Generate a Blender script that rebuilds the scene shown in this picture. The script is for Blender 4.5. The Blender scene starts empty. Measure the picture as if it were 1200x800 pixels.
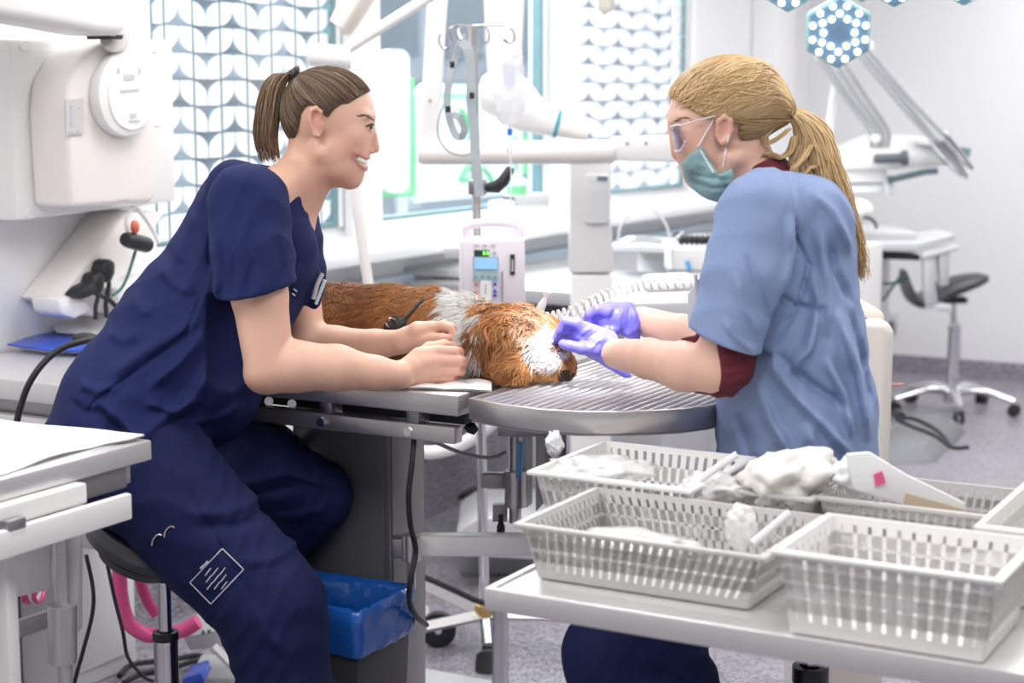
import bpy, bmesh, math, random
import numpy as np
from mathutils import Vector, Matrix
random.seed(7); rng = np.random.default_rng(7)
SC = bpy.context.scene; COL = SC.collection

# ---------------------------------------------------------------- camera, world, exposure
CAM_H = 1.55; PITCH = math.radians(8.25); FPX = 2000.0
cam = bpy.data.cameras.new('camera'); camo = bpy.data.objects.new('camera', cam); COL.objects.link(camo)
cam.sensor_width = 36.0; cam.lens = 36.0 * FPX / 1200.0; cam.clip_start = 0.05
camo.location = (0, 0, CAM_H); camo.rotation_euler = (math.pi / 2 - PITCH, 0, 0)
cam.dof.use_dof = True; cam.dof.focus_distance = 3.28; cam.dof.aperture_fstop = 3.6
SC.camera = camo
SC.view_settings.view_transform = 'Standard'; SC.view_settings.look = 'None'
SC.view_settings.gamma = 1.0; SC.view_settings.use_curve_mapping = False
SC.view_settings.exposure = 0.36
SC.cycles.max_bounces = 10; SC.cycles.diffuse_bounces = 5; SC.cycles.sample_clamp_indirect = 6.0
W = bpy.data.worlds.new('overcast_sky'); SC.world = W; W.use_nodes = True
W.node_tree.nodes['Background'].inputs[0].default_value = (0.93, 0.96, 1.0, 1)
W.node_tree.nodes['Background'].inputs[1].default_value = 0.8

# ---------------------------------------------------------------- room frame: u runs along the window wall, v towards it
PHI = math.radians(61.0)
U = np.array([math.cos(PHI), math.sin(PHI), 0.0]); V = np.array([-math.sin(PHI), math.cos(PHI), 0.0]); Z = np.array([0, 0, 1.0])
X = np.array([1.0, 0, 0]); Y = np.array([0, 1.0, 0])
CC = np.array([0, 0, CAM_H])
def A(*a): return np.array(a, float)
def ray(x, y):
    xc = (x - 600) / FPX; yc = -(y - 400) / FPX
    return A(xc, math.cos(PITCH) + yc * math.sin(PITCH), -math.sin(PITCH) + yc * math.cos(PITCH))
def at(x, y, d): r = ray(x, y); return CC + r * (d / r[1])
def onz(x, y, z): r = ray(x, y); return CC + r * ((z - CAM_H) / r[2])
def onv(x, y, v): r = ray(x, y); return CC + r * (v / r.dot(V))
def onu(x, y, u): r = ray(x, y); return CC + r * (u / r.dot(U))
def R(u, v, z): return U * u + V * v + Z * z
def RX(u, v, z, org):  # offset in room axes from a world point
    return np.asarray(org) + U * u + V * v + Z * z

def area_light(name, loc, target, sx, sy, power, col=(1, 1, 1)):
    l = bpy.data.lights.new(name, 'AREA'); l.shape = 'RECTANGLE'; l.size = sx; l.size_y = sy; l.energy = power; l.color = col
    o = bpy.data.objects.new(name, l); COL.objects.link(o); o.location = loc
    o.rotation_euler = (Vector(target) - Vector(loc)).to_track_quat('-Z', 'Y').to_euler()
    return o
for i, (u, v) in enumerate([(1.2, 0.2), (1.2, 2.2), (3.6, 0.2), (3.6, 2.2), (6.2, 0.6), (6.2, 2.3), (8.4, 1.2)]):
    p = R(u, v, 2.72); l = area_light('ceiling_lamp', p, p - Z, 1.2, 1.2, 26, (1.0, 0.985, 0.97)); l.rotation_euler[2] = PHI
for i, (u, w) in enumerate([(4.3, 1.0), (5.62, 1.25), (7.2, 1.0)]):
    p = R(u, 4.35, 2.95); area_light('window_daylight', p, R(u, 2.2, 1.1), w * 1.2, 1.1, 65, (0.93, 0.97, 1.0))

# ---------------------------------------------------------------- materials
MATS = {}
def mat(name, col, rough=0.5, metal=0.0, noise=None, bump=None, spec=0.5, trans=0.0, alpha=1.0, emit=None, sss=0.0, coat=0.0, stripe=None, attr=None, sheen=0.0):
    """noise=(scale, amount, detail) varies the colour, bump=(scale, strength, dist), stripe=(scale, amount, axis-vector)"""
    if name in MATS: return MATS[name]
    m = bpy.data.materials.new(name); m.use_nodes = True; nt = m.node_tree; b = nt.nodes['Principled BSDF']
    c = tuple(col) + (1,)
    b.inputs['Base Color'].default_value = c; b.inputs['Roughness'].default_value = rough; b.inputs['Metallic'].default_value = metal
    b.inputs['Specular IOR Level'].default_value = spec
    if trans: b.inputs['Transmission Weight'].default_value = trans
    if alpha < 1: b.inputs['Alpha'].default_value = alpha
    if coat: b.inputs['Coat Weight'].default_value = coat
    if sheen: b.inputs['Sheen Weight'].default_value = sheen
    if sss:
        b.inputs['Subsurface Weight'].default_value = sss; b.inputs['Subsurface Scale'].default_value = 0.01
        b.inputs['Subsurface Radius'].default_value = (1.0, 0.35, 0.2)
    if emit: b.inputs['Emission Color'].default_value = tuple(emit[0]) + (1,); b.inputs['Emission Strength'].default_value = emit[1]
    tc = nt.nodes.new('ShaderNodeTexCoord'); src = None
    if attr:
        a = nt.nodes.new('ShaderNodeAttribute'); a.attribute_name = attr; src = a.outputs['Color']
        nt.links.new(src, b.inputs['Base Color'])
    def mixer(fac, amount):
        nonlocal src
        mp = nt.nodes.new('ShaderNodeMapRange'); mp.inputs['To Min'].default_value = 1 - amount; mp.inputs['To Max'].default_value = 1 + amount
        nt.links.new(fac, mp.inputs['Value'])
        mx = nt.nodes.new('ShaderNodeMix'); mx.data_type = 'RGBA'; mx.blend_type = 'MULTIPLY'; mx.inputs['Factor'].default_value = 1
        if src is None: mx.inputs['A'].default_value = c
        else: nt.links.new(src, mx.inputs['A'])
        nt.links.new(mp.outputs[0], mx.inputs['B']); src = mx.outputs['Result']
        nt.links.new(src, b.inputs['Base Color'])
    if noise:
        n = nt.nodes.new('ShaderNodeTexNoise'); n.inputs['Scale'].default_value = noise[0]; n.inputs['Detail'].default_value = noise[2] if len(noise) > 2 else 3
        nt.links.new(tc.outputs['Object'], n.inputs['Vector']); mixer(n.outputs['Fac'], noise[1])
    if stripe:
        vm = nt.nodes.new('ShaderNodeVectorMath'); vm.operation = 'DOT_PRODUCT'; vm.inputs[1].default_value = stripe[2]
        nt.links.new(tc.outputs['Object'], vm.inputs[0])
        mm = nt.nodes.new('ShaderNodeMath'); mm.operation = 'MULTIPLY'; mm.inputs[1].default_value = stripe[0]; nt.links.new(vm.outputs['Value'], mm.inputs[0])
        sn = nt.nodes.new('ShaderNodeMath'); sn.operation = 'SINE'; nt.links.new(mm.outputs[0], sn.inputs[0])
        mr = nt.nodes.new('ShaderNodeMapRange'); mr.inputs['From Min'].default_value = -1; nt.links.new(sn.outputs[0], mr.inputs['Value'])
        mixer(mr.outputs[0], stripe[1])
    if bump:
        n = nt.nodes.new('ShaderNodeTexNoise'); n.inputs['Scale'].default_value = bump[0]; n.inputs['Detail'].default_value = 4
        nt.links.new(tc.outputs['Object'], n.inputs['Vector'])
        bp = nt.nodes.new('ShaderNodeBump'); bp.inputs['Strength'].default_value = bump[1]; bp.inputs['Distance'].default_value = bump[2]
        nt.links.new(n.outputs['Fac'], bp.inputs['Height']); nt.links.new(bp.outputs[0], b.inputs['Normal'])
    MATS[name] = m; return m
def glassy(name, col, gloss=0.12, rough=0.03, tint=1.0):
    """thin clear sheet: straight-through transparency with a gloss on top"""
    m = bpy.data.materials.new(name); m.use_nodes = True; nt = m.node_tree; nt.nodes.clear()
    o = nt.nodes.new('ShaderNodeOutputMaterial'); t = nt.nodes.new('ShaderNodeBsdfTransparent'); g = nt.nodes.new('ShaderNodeBsdfGlossy'); x = nt.nodes.new('ShaderNodeMixShader')
    t.inputs[0].default_value = tuple(col) + (1,); g.inputs['Roughness'].default_value = rough; g.inputs['Color'].default_value = (1, 1, 1, 1); x.inputs[0].default_value = gloss
    nt.links.new(t.outputs[0], x.inputs[1]); nt.links.new(g.outputs[0], x.inputs[2]); nt.links.new(x.outputs[0], o.inputs[0])
    return m
def film(name, col, clear=0.5, rough=0.2):
    """semi-clear plastic: diffuse/translucent body mixed with see-through"""
    m = bpy.data.materials.new(name); m.use_nodes = True; nt = m.node_tree; nt.nodes.clear()
    o = nt.nodes.new('ShaderNodeOutputMaterial'); t = nt.nodes.new('ShaderNodeBsdfTransparent'); p = nt.nodes.new('ShaderNodeBsdfPrincipled'); x = nt.nodes.new('ShaderNodeMixShader')
    p.inputs['Base Color'].default_value = tuple(col) + (1,); p.inputs['Roughness'].default_value = rough; x.inputs[0].default_value = 1 - clear
    nt.links.new(t.outputs[0], x.inputs[1]); nt.links.new(p.outputs[0], x.inputs[2]); nt.links.new(x.outputs[0], o.inputs[0])
    return m
def M(n): return MATS[n]
mat('white_paint', (0.86, 0.86, 0.87), 0.6, noise=(1.5, 0.02))
mat('white_plastic', (0.86, 0.85, 0.84), 0.35, noise=(6, 0.015))
mat('cream_plastic', (0.80, 0.74, 0.68), 0.4, noise=(6, 0.015))
mat('shade_grey', (0.55, 0.57, 0.6), 0.4, noise=(8, 0.03))
mat('frame_white', (0.87, 0.88, 0.89), 0.35)
mat('gasket', (0.16, 0.27, 0.29), 0.5, noise=(20, 0.1))
mat('steel', (0.62, 0.60, 0.59), 0.32, 0.85, noise=(9, 0.06), bump=(60, 0.05, 0.002))
mat('steel_light', (0.72, 0.71, 0.71), 0.36, 0.6, noise=(9, 0.05))
mat('steel_dark', (0.36, 0.35, 0.36), 0.35, 0.8, noise=(9, 0.06))
mat('chrome', (0.75, 0.75, 0.77), 0.12, 1.0, noise=(15, 0.03))
mat('alu', (0.66, 0.66, 0.68), 0.45, 0.5, noise=(12, 0.04))
mat('black_plastic', (0.018, 0.019, 0.022), 0.4, noise=(30, 0.2))
mat('rubber', (0.022, 0.022, 0.024), 0.6, noise=(30, 0.2))
mat('leather', (0.055, 0.055, 0.065), 0.42, noise=(12, 0.2), bump=(180, 0.2, 0.001))
mat('grey_plastic', (0.33, 0.34, 0.36), 0.45, noise=(12, 0.05))
mat('light_grey', (0.58, 0.59, 0.61), 0.4, noise=(12, 0.04))
mat('paper', (0.88, 0.87, 0.86), 0.8, bump=(25, 0.3, 0.004))
mat('blue_bag', (0.012, 0.10, 0.42), 0.28, noise=(9, 0.25), bump=(22, 0.6, 0.01), coat=0.3)
mat('blue_folder', (0.03, 0.08, 0.50), 0.25, noise=(5, 0.15))
mat('pink_rubber', (0.80, 0.10, 0.30), 0.4, noise=(8, 0.05))
mat('green_plastic', (0.18, 0.62, 0.28), 0.5, noise=(8, 0.05))

# ---------------------------------------------------------------- mesh helpers (world coordinates in, local to the thing out)
def tag(o, label=None, cat=None, group=None, kind=None):
    if label: o['label'] = label
    if cat: o['category'] = cat
    if group: o['group'] = group
    if kind: o['kind'] = kind
    return o
def thing(name, loc, label, cat, group=None):
    o = bpy.data.objects.new(name, None); COL.objects.link(o); o.location = tuple(loc); o.empty_display_size = 0.05
    return tag(o, label, cat, group)
def orth(d):
    d = np.asarray(d, float); d = d / np.linalg.norm(d)
    h = Z if abs(d[2]) < 0.9 else X
    a = np.cross(h, d); a /= np.linalg.norm(a); b = np.cross(d, a); return a, b, d
class MB:
    def __init__(s): s.v = []; s.f = []
    def add(s, vs, fs):
        n = len(s.v); s.v += [tuple(map(float, p)) for p in vs]; s.f += [tuple(i + n for i in f) for f in fs]; return s
    def box(s, c, size, ax=None):
        ax = ax or (U, V, Z); c = np.asarray(c, float); h = [q / 2 for q in size]
        vs = [c + ax[0] * (i * h[0]) + ax[1] * (j * h[1]) + ax[2] * (k * h[2]) for i in (-1, 1) for j in (-1, 1) for k in (-1, 1)]
        return s.add(vs, [(0, 1, 3, 2), (4, 6, 7, 5), (0, 4, 5, 1), (2, 3, 7, 6), (0, 2, 6, 4), (1, 5, 7, 3)])
    def rbox(s, u0, u1, v0, v1, z0, z1):   # box given in room coordinates
        return s.box(R((u0 + u1) / 2, (v0 + v1) / 2, (z0 + z1) / 2), (u1 - u0, v1 - v0, z1 - z0))
    def prism(s, poly, depth):             # 3-D polygon pushed along a vector
        poly = [np.asarray(p, float) for p in poly]; depth = np.asarray(depth, float); n = len(poly)
        return s.add(poly + [p + depth for p in poly], [tuple(range(n - 1, -1, -1)), tuple(range(n, 2 * n))] + [(i, (i + 1) % n, n + (i + 1) % n, n + i) for i in range(n)])
    def tube(s, pts, r, n=8, cap=True, flat=1.0, closed=False):
        pts = [np.asarray(p, float) for p in pts]; m = len(pts); rs = r if hasattr(r, '__len__') else [r] * m
        if closed: pts = pts + [pts[0]]; rs = list(rs) + [rs[0]]; m += 1
        vs = []; fa = None
        for i in range(m):
            if closed: t = pts[(i + 1) % (m - 1)] - pts[(i - 1) % (m - 1)]
            else: t = pts[min(i + 1, m - 1)] - pts[max(i - 1, 0)]
            t = t / (np.linalg.norm(t) + 1e-12)
            if fa is None: fa, fb, _ = orth(t)
            fa = fa - t * fa.dot(t); fa /= np.linalg.norm(fa) + 1e-12; fb = np.cross(t, fa)
            for k in range(n):
                a = 2 * math.pi * k / n; vs.append(pts[i] + (fa * math.cos(a) + fb * math.sin(a) * flat) * rs[i])
        fs = [(i * n + k, i * n + (k + 1) % n, (i + 1) * n + (k + 1) % n, (i + 1) * n + k) for i in range(m - 1) for k in range(n)]
        if cap and not closed: fs += [tuple(range(n - 1, -1, -1)), tuple(range((m - 1) * n, m * n))]
        return s.add(vs, fs)
    def cyl(s, a, b, r1, r2=None, n=20): return s.tube([a, b], [r1, r1 if r2 is None else r2], n)
    def lathe(s, org, prof, n=28, ax=None):   # profile [(radius, height)], axis frame ax
        a, b, d = ax or (X, Y, Z); org = np.asarray(org, float); vs = []; m = len(prof)
        for r, h in prof:
            for k in range(n):
                t = 2 * math.pi * k / n; vs.append(org + (a * math.cos(t) + b * math.sin(t)) * max(r, 1e-5) + d * h)
        fs = [(i * n + k, i * n + (k + 1) % n, (i + 1) * n + (k + 1) % n, (i + 1) * n + k) for i in range(m - 1) for k in range(n)]
        return s.add(vs, fs)
    def ell(s, c, rx, ry, rz, ax=None, n=16, m=10):
        ax = ax or (X, Y, Z); c = np.asarray(c, float); vs = []; fs = []
        for i in range(m + 1):
            t = math.pi * i / m
            for k in range(n):
                a = 2 * math.pi * k / n
                vs.append(c + ax[0] * rx * math.sin(t) * math.cos(a) + ax[1] * ry * math.sin(t) * math.sin(a) + ax[2] * rz * math.cos(t))
        fs = [(i * n + k, (i + 1) * n + k, (i + 1) * n + (k + 1) % n, i * n + (k + 1) % n) for i in range(m) for k in range(n)]
        return s.add(vs, fs)
    def build(s, name, m, parent=None, bevel=0, seg=2, smooth=True, loc=None, kind=None, angle=40):
        me = bpy.data.meshes.new(name)
        org = np.array(parent_world(parent)) if parent is not None else np.zeros(3)
        l = np.asarray(loc, float) if loc is not None else org
        me.from_pydata([tuple(np.array(p) - l) for p in s.v], [], s.f)
        bm = bmesh.new(); bm.from_mesh(me)
        if bevel or True:
            bmesh.ops.remove_doubles(bm, verts=bm.verts, dist=1e-6)
        bmesh.ops.recalc_face_normals(bm, faces=bm.faces)
        if bevel:
            es = [e for e in bm.edges if len(e.link_faces) == 2 and e.calc_face_angle(0) > math.radians(35)]
            bmesh.ops.bevel(bm, geom=es, offset=bevel, segments=seg, affect='EDGES', profile=0.5, clamp_overlap=True)
        bm.to_mesh(me); bm.free()
        me.materials.append(M(m) if isinstance(m, str) else m)
        if smooth:
            me.polygons.foreach_set('use_smooth', [True] * len(me.polygons)); me.set_sharp_from_angle(angle=math.radians(angle))
        o = bpy.data.objects.new(name, me); COL.objects.link(o)
        if parent is not None:
            o.parent = parent; o.location = tuple(l - org)
        else: o.location = tuple(l)
        if kind: o['kind'] = kind
        return o
def parent_world(o):
    p = np.array(o.location)
    while o.parent is not None: o = o.parent; p = p + np.array(o.location)
    return p
def copy_tree(o, parent=None):
    c = o.copy(); COL.objects.link(c); c.parent = parent
    for ch in list(o.children): copy_tree(ch, c)
    return c
def spline(pts, k=8):
    """Catmull-Rom through the points"""
    P = [np.asarray(p, float) for p in pts]; P = [2 * P[0] - P[1]] + P + [2 * P[-1] - P[-2]]; out = []
    for i in range(1, len(P) - 2):
        for j in range(k):
            t = j / k; a, b, c, d = P[i - 1:i + 3]
            out.append(0.5 * ((2 * b) + (c - a) * t + (2 * a - 5 * b + 4 * c - d) * t * t + (3 * b - a - 3 * c + d) * t ** 3))
    out.append(P[-2]); return out
def arc2(c, r, a0, a1, n):
    return [(c[0] + r * math.cos(a0 + (a1 - a0) * i / n), c[1] + r * math.sin(a0 + (a1 - a0) * i / n)) for i in range(n + 1)]
def rrect(w, h, r, n=4):
    o = []
    for cx, cy, a in ((w / 2 - r, h / 2 - r, 0), (-w / 2 + r, h / 2 - r, 90), (-w / 2 + r, -h / 2 + r, 180), (w / 2 - r, -h / 2 + r, 270)):
        o += arc2((cx, cy), r, math.radians(a), math.radians(a + 90), n)
    return o
# ================================================================ the room
WV = 3.27; RU = 9.36; ZC = 2.8
def speckle():
    m = bpy.data.materials.new('vinyl_floor'); m.use_nodes = True; nt = m.node_tree; b = nt.nodes['Principled BSDF']
    tc = nt.nodes.new('ShaderNodeTexCoord'); v = nt.nodes.new('ShaderNodeTexVoronoi'); v.inputs['Scale'].default_value = 150
    n = nt.nodes.new('ShaderNodeTexNoise'); n.inputs['Scale'].default_value = 3.0; n.inputs['Detail'].default_value = 5
    r = nt.nodes.new('ShaderNodeValToRGB'); e = r.color_ramp.elements
    e[0].position = 0.0; e[0].color = (0.09, 0.085, 0.105, 1); e[1].position = 1.0; e[1].color = (0.45, 0.43, 0.47, 1)
    e.new(0.33).color = (0.27, 0.255, 0.295, 1); e.new(0.7).color = (0.35, 0.335, 0.375, 1)
    mx = nt.nodes.new('ShaderNodeMix'); mx.data_type = 'RGBA'; mx.blend_type = 'MULTIPLY'; mx.inputs['Factor'].default_value = 1
    mp = nt.nodes.new('ShaderNodeMapRange'); mp.inputs['To Min'].default_value = 0.85; mp.inputs['To Max'].default_value = 1.12
    for a, c in ((tc.outputs['Object'], v.inputs['Vector']), (tc.outputs['Object'], n.inputs['Vector'])): nt.links.new(a, c)
    sp = nt.nodes.new('ShaderNodeSeparateColor'); nt.links.new(v.outputs['Color'], sp.inputs[0]); nt.links.new(sp.outputs[0], r.inputs[0])
    nt.links.new(n.outputs['Fac'], mp.inputs['Value']); nt.links.new(r.outputs[0], mx.inputs['A']); nt.links.new(mp.outputs[0], mx.inputs['B'])
    nt.links.new(mx.outputs['Result'], b.inputs['Base Color']); b.inputs['Roughness'].default_value = 0.3
    MATS['vinyl'] = m
speckle()
def struct(mb, name, m, **k): o = mb.build(name, m, **k); o['kind'] = 'structure'; return o
struct(MB().rbox(-2.2, RU + .1, -3.6, WV + .12, -0.1, 0.0), 'floor', 'vinyl', smooth=False)
struct(MB().rbox(-2.2, RU + .1, -3.6, WV + .12, ZC, ZC + 0.1), 'ceiling', 'white_paint', smooth=False)
struct(MB().rbox(RU, RU + .12, -3.6, WV + .12, 0, ZC), 'wall_right', 'white_paint', smooth=False)
struct(MB().rbox(-2.3, -2.2, -3.6, WV + .12, 0, ZC), 'wall_back', 'white_paint', smooth=False)
struct(MB().rbox(-2.2, RU, -3.7, -3.6, 0, ZC), 'wall_front', 'white_paint', smooth=False)
WIN = [(3.79, 4.79, 1.07, 2.35), (4.97, 6.26, 1.07, 2.35), (6.47, 7.72, 1.07, 2.35)]
wl = MB(); wl.rbox(-2.2, RU, WV, WV + .12, 0, 1.07).rbox(-2.2, RU, WV, WV + .12, 2.35, ZC)
for a, b in ((-2.2, 3.79), (4.79, 4.97), (6.26, 6.47), (7.72, RU)): wl.rbox(a, b, WV, WV + .12, 1.07, 2.35)
struct(wl, 'wall_left', 'white_paint', smooth=False)
struct(MB().rbox(8.46, 8.74, WV - .14, WV - .001, 0, ZC), 'trim_1', 'white_paint', bevel=.01)       # pilaster by the far corner
struct(MB().rbox(RU - .012, RU - .001, -3.5, WV - .02, 0, 0.10), 'baseboard_right', 'vinyl', smooth=False)
struct(MB().rbox(-2, RU - .02, WV - .014, WV - .001, 0, 0.30), 'baseboard_left', 'vinyl', smooth=False)
struct(MB().rbox(3.4, 8.2, WV - .20, WV - .002, 1.005, 1.045), 'trim_2', 'frame_white', bevel=.006)   # window sill shelf
struct(MB().rbox(4.4, 8.2, WV - .035, WV - .003, .885, .92), 'trim_3', mat('pale_blue', (.66, .80, .90), .4), bevel=.006)     # pale blue cable channel
# ---- windows
pane_m = glassy('window_glass', (0.93, 0.97, 0.985), 0.06)
mat('leaf_film', (0.90, 0.92, 0.95), 0.7, noise=(6, .02))
def window(i, a, b, z0, z1, leaves):
    w = thing('window_%d' % i, R((a + b) / 2, WV + .06, z0), None, None); w['kind'] = 'structure'
    t = .035
    f = MB(); f.rbox(a, b, WV + .03, WV + .09, z0, z0 + t).rbox(a, b, WV + .03, WV + .09, z1 - t, z1).rbox(a, a + t, WV + .03, WV + .09, z0 + t, z1 - t).rbox(b - t, b, WV + .03, WV + .09, z0 + t, z1 - t)
    f.build('window_frame', 'frame_white', w, bevel=.004)
    g = MB(); s = .016; a2, b2, c2, d2 = a + t, b - t, z0 + t, z1 - t
    g.rbox(a2, b2, WV + .035, WV + .075, c2, c2 + s).rbox(a2, b2, WV + .035, WV + .075, d2 - s, d2).rbox(a2, a2 + s, WV + .035, WV + .075, c2 + s, d2 - s).rbox(b2 - 1.6 * s, b2, WV + .035, WV + .075, c2 + s, d2 - s)
    g.build('gasket', 'gasket', w)
    MB().rbox(a2, b2, WV + .052, WV + .058, c2, d2).build('pane', pane_m, w, smooth=False)
    if leaves:
        pu, pz, off, seam = leaves
        def leafmesh(sg):
            lw, lh = pu * .95, pz * .94; k = .66
            pts = []
            n = 8
            # two opposite corners fully rounded (quarter ellipses), the other two sharp
            for q in range(n + 1): a_ = math.pi / 2 * q / n; pts.append((-lw / 2 + k * lw * (1 - math.cos(a_)), lh / 2 - k * lh * (1 - math.sin(a_))))
            pts.append((lw / 2, lh / 2))
            for q in range(n + 1): a_ = math.pi / 2 * q / n; pts.append((lw / 2 - k * lw * (1 - math.cos(a_)), -lh / 2 + k * lh * (1 - math.sin(a_))))
            pts.append((-lw / 2, -lh / 2))
            me = bpy.data.meshes.new('leaf'); dv = V * .0006
            vs = [U * (sg * x) + Z * y for x, y in pts]; n2 = len(vs)
            me.from_pydata([tuple(p - dv) for p in vs] + [tuple(p + dv) for p in vs], [], [tuple(range(n2)), tuple(range(2 * n2 - 1, n2 - 1, -1))] + [(q, (q + 1) % n2, n2 + (q + 1) % n2, n2 + q) for q in range(n2)])
            me.materials.append(M('leaf_film')); return me
        ms = (leafmesh(1), leafmesh(-1)); org = np.array(w.location)
        nu = int((b2 - a2) / pu + .99); nz = int((d2 - c2) / pz)
        for c in range(nu):
            uc = a2 + s + off + pu * (c + .5)
            if uc + pu / 2 > b2 + .01: continue
            for r in range(nz):
                o = bpy.data.objects.new('leaf', ms[c % 2]); COL.objects.link(o); o.parent = w
                o.location = tuple(R(uc, WV + .049, c2 + s + pz * (r + .5)) - org)
        if seam:
            for c in range(nu * 2):
                uc = a2 + s + off + pu * (c + .5) / 1
                if uc > b2: break
                MB().rbox(uc - .003, uc + .003, WV + .046, WV + .048, c2, d2).build('film_seam', 'gasket', w, smooth=False)
window(1, *WIN[0], (.128, .0785, .0, True)); window(2, *WIN[1], None); window(3, *WIN[2], (.1465, .0795, .0, False))
# ---- outside: paving, a grey-blue building, a hedge, and the white and green sign in front of the middle window
mat('facade', (0.70, 0.77, 0.85), 0.8, noise=(1.0, .12)); mat('paving', (0.45, 0.46, 0.48), 0.9, noise=(2, .1)); mat('facade_glass', (0.28, 0.36, 0.43), .2)
struct(MB().rbox(-4, 62, WV + .2, 24, -0.4, -0.3), 'ground', 'paving', smooth=False)
b = thing('building', R(11, 14, -.3), 'grey-blue building across the street, seen through the middle window', 'building')
MB().rbox(-2, 60, 14, 16, -.3, 7).build('wall', 'facade', b, smooth=False)
MB().rbox(-2, 60, 13.9, 14.0, 1.45, 1.75).build('ledge', 'paving', b, smooth=False)
for k in range(28):
    w = MB().rbox(-1 + k * 2, .2 + k * 2, 13.9, 13.99, .4, 1.3).build('window', 'facade_glass', b, smooth=False)
    w = MB().rbox(-1 + k * 2, .2 + k * 2, 13.9, 13.99, 2.1, 3.3).build('window', 'facade_glass', b, smooth=False)
sv = 4.1
s = thing('shop_sign', onv(530, 240, sv) * A(1, 1, 0) - A(0, 0, .3), 'white and green lettered sign outside the middle window', 'sign')
def onplane(pl, v): return [onv(x, y, v) for x, y in pl]
mat('sign_green', (0.16, 0.62, 0.25), .5, noise=(4, .05)); mat('sign_white', (0.85, 0.87, 0.88), .5, noise=(4, .02))
MB().prism(onplane([(430, 88), (486, 92), (486, 229), (430, 233)], sv), V * .03).build('green_panel', 'sign_green', s)
def rr_px(x0, y0, x1, y1, r):
    return [((x0 + x1) / 2 + a, (y0 + y1) / 2 + b_) for a, b_ in rrect(x1 - x0, y1 - y0, r, 5)]
MB().prism(onplane(rr_px(449, 58, 480, 226, 12), sv - .03), V * .03).build('letter', 'sign_white', s)
MB().prism(onplane([(487, 112), (500, 98), (612, 100), (612, 208), (628, 215), (628, 225), (488, 237)], sv), V * .03).build('white_panel', 'sign_white', s)
for pl in ([(508, 112), (556, 112)], [(540, 128), (548, 140), (553, 160), (545, 172)], [(540, 210), (550, 195), (558, 210), (540, 210)], [(566, 196), (574, 205), (578, 215)], [(604, 160), (606, 200)]):
    MB().tube(spline([onv(x, y, sv - .012) for x, y in pl], 5), .012, 6, flat=.6).build('letter', 'sign_green', s)
MB().prism(onplane([(600, 155), (626, 158), (626, 205), (600, 205)], sv + .1), V * .03).build('green_panel', 'sign_green', s)
for xx in (470, 600): MB().cyl(onv(xx, 225, sv + .05), onv(xx, 225, sv + .05) * A(1, 1, 0) - A(0, 0, .3), .03).build('post', 'alu', s)
hd = thing('hedge', R(4.6, 7, -.3), 'green clipped hedge beyond the leaf-patterned window', 'hedge')
hb = MB(); 
for k in range(60):
    c = R(3.6 + random.random() * 2.2, 7 + random.random() * .4, .2 + random.random() * 1.3); hb.ell(c, .28, .25, .22, n=8, m=6)
hb.build('foliage', mat('hedge_green', (.08, .33, .10), .9, noise=(12, .4), bump=(20, 1, .1)), hd)
for k in range(4): MB().cyl(R(3.8 + k * .6, 7.2, -.3), R(3.8 + k * .6, 7.2, .3), .04).build('stem', mat('bark', (.2, .13, .08), .9), hd)
# ================================================================ things along the walls and behind the table
def px_prism(pts, v, dv): return MB().prism([onv(x, y, v) for x, y in pts], V * dv)
def py_prism(pts, d, dd): return MB().prism([at(x, y, d) for x, y in pts], Y * dd)
def px_tube(pts, d, r, k=6, n=8): return MB().tube(spline([at(*p, d) if len(p) == 2 else at(*p) for p in pts], k), r, n)
mat('warm_white', (0.86, 0.82, 0.79), .35, noise=(5, .015))
# ---- x-ray control unit on the wall at the left
t = thing('xray_control_unit', R(3.45, WV, 1.2), 'white wall-mounted control unit with round dial panel beside the patterned window', 'control unit')
px_prism([(10, 45), (203, 47), (207, 236), (20, 259)], 3.12, .149).build('back_panel', 'white_plastic', t, bevel=.012)
arch = [(84, 243), (178, 238), (186, 225), (183, 100), (172, 70), (150, 52), (122, 50), (98, 66), (82, 96), (78, 130)]
px_prism(arch, 2.99, .13).build('housing', 'warm_white', t, bevel=.014, seg=3)
def ring(cx, cy, rx, ry, n=36): return [(cx + rx * math.cos(2 * math.pi * k / n), cy + ry * math.sin(2 * math.pi * k / n)) for k in range(n)]
dl = px_prism(ring(150, 110, 34, 50), 2.955, .035).build('dial', 'white_plastic', t, bevel=.006)
px_prism(ring(155, 111, 27, 41), 2.951, .006).build('dial_face', mat('dial_face', (.84, .85, .90), .3), dl)
for q in ([(138, 80), (141, 80), (141, 86), (138, 86)], [(163, 79), (165, 79), (165, 86), (163, 86)], [(146, 89), (158, 88), (158, 93), (146, 94)], [(142, 105), (164, 103), (164, 106), (142, 108)], [(153, 133), (160, 132), (160, 138), (153, 139)], [(152, 141), (164, 140), (164, 142), (152, 143)]):
    px_prism(q, 2.949, .003).build('marking', 'light_grey', dl, smooth=False)
px_prism([(145, 79), (159, 78), (159, 87), (145, 88)], 2.949, .003).build('display', mat('lit_display', (.9, .92, 1), .2), dl)
lb = px_prism([(77, 117), (98, 115), (98, 157), (78, 158)], 2.985, .004).build('label_plate', mat('label_grey', (.62, .61, .60), .5), t)
for q in ([(83, 123), (88, 123), (88, 149), (83, 149)], [(92, 126), (94, 126), (94, 128), (92, 128)], [(80, 153), (87, 153), (87, 155), (80, 155)], [(91, 152), (95, 152), (95, 155), (91, 155)]):
    px_prism(q, 2.983, .002).build('marking', 'shade_grey', lb, smooth=False)
px_prism([(140, 233), (152, 232), (152, 234), (140, 235)], 2.987, .003).build('marking', 'shade_grey', t, smooth=False)
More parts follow.
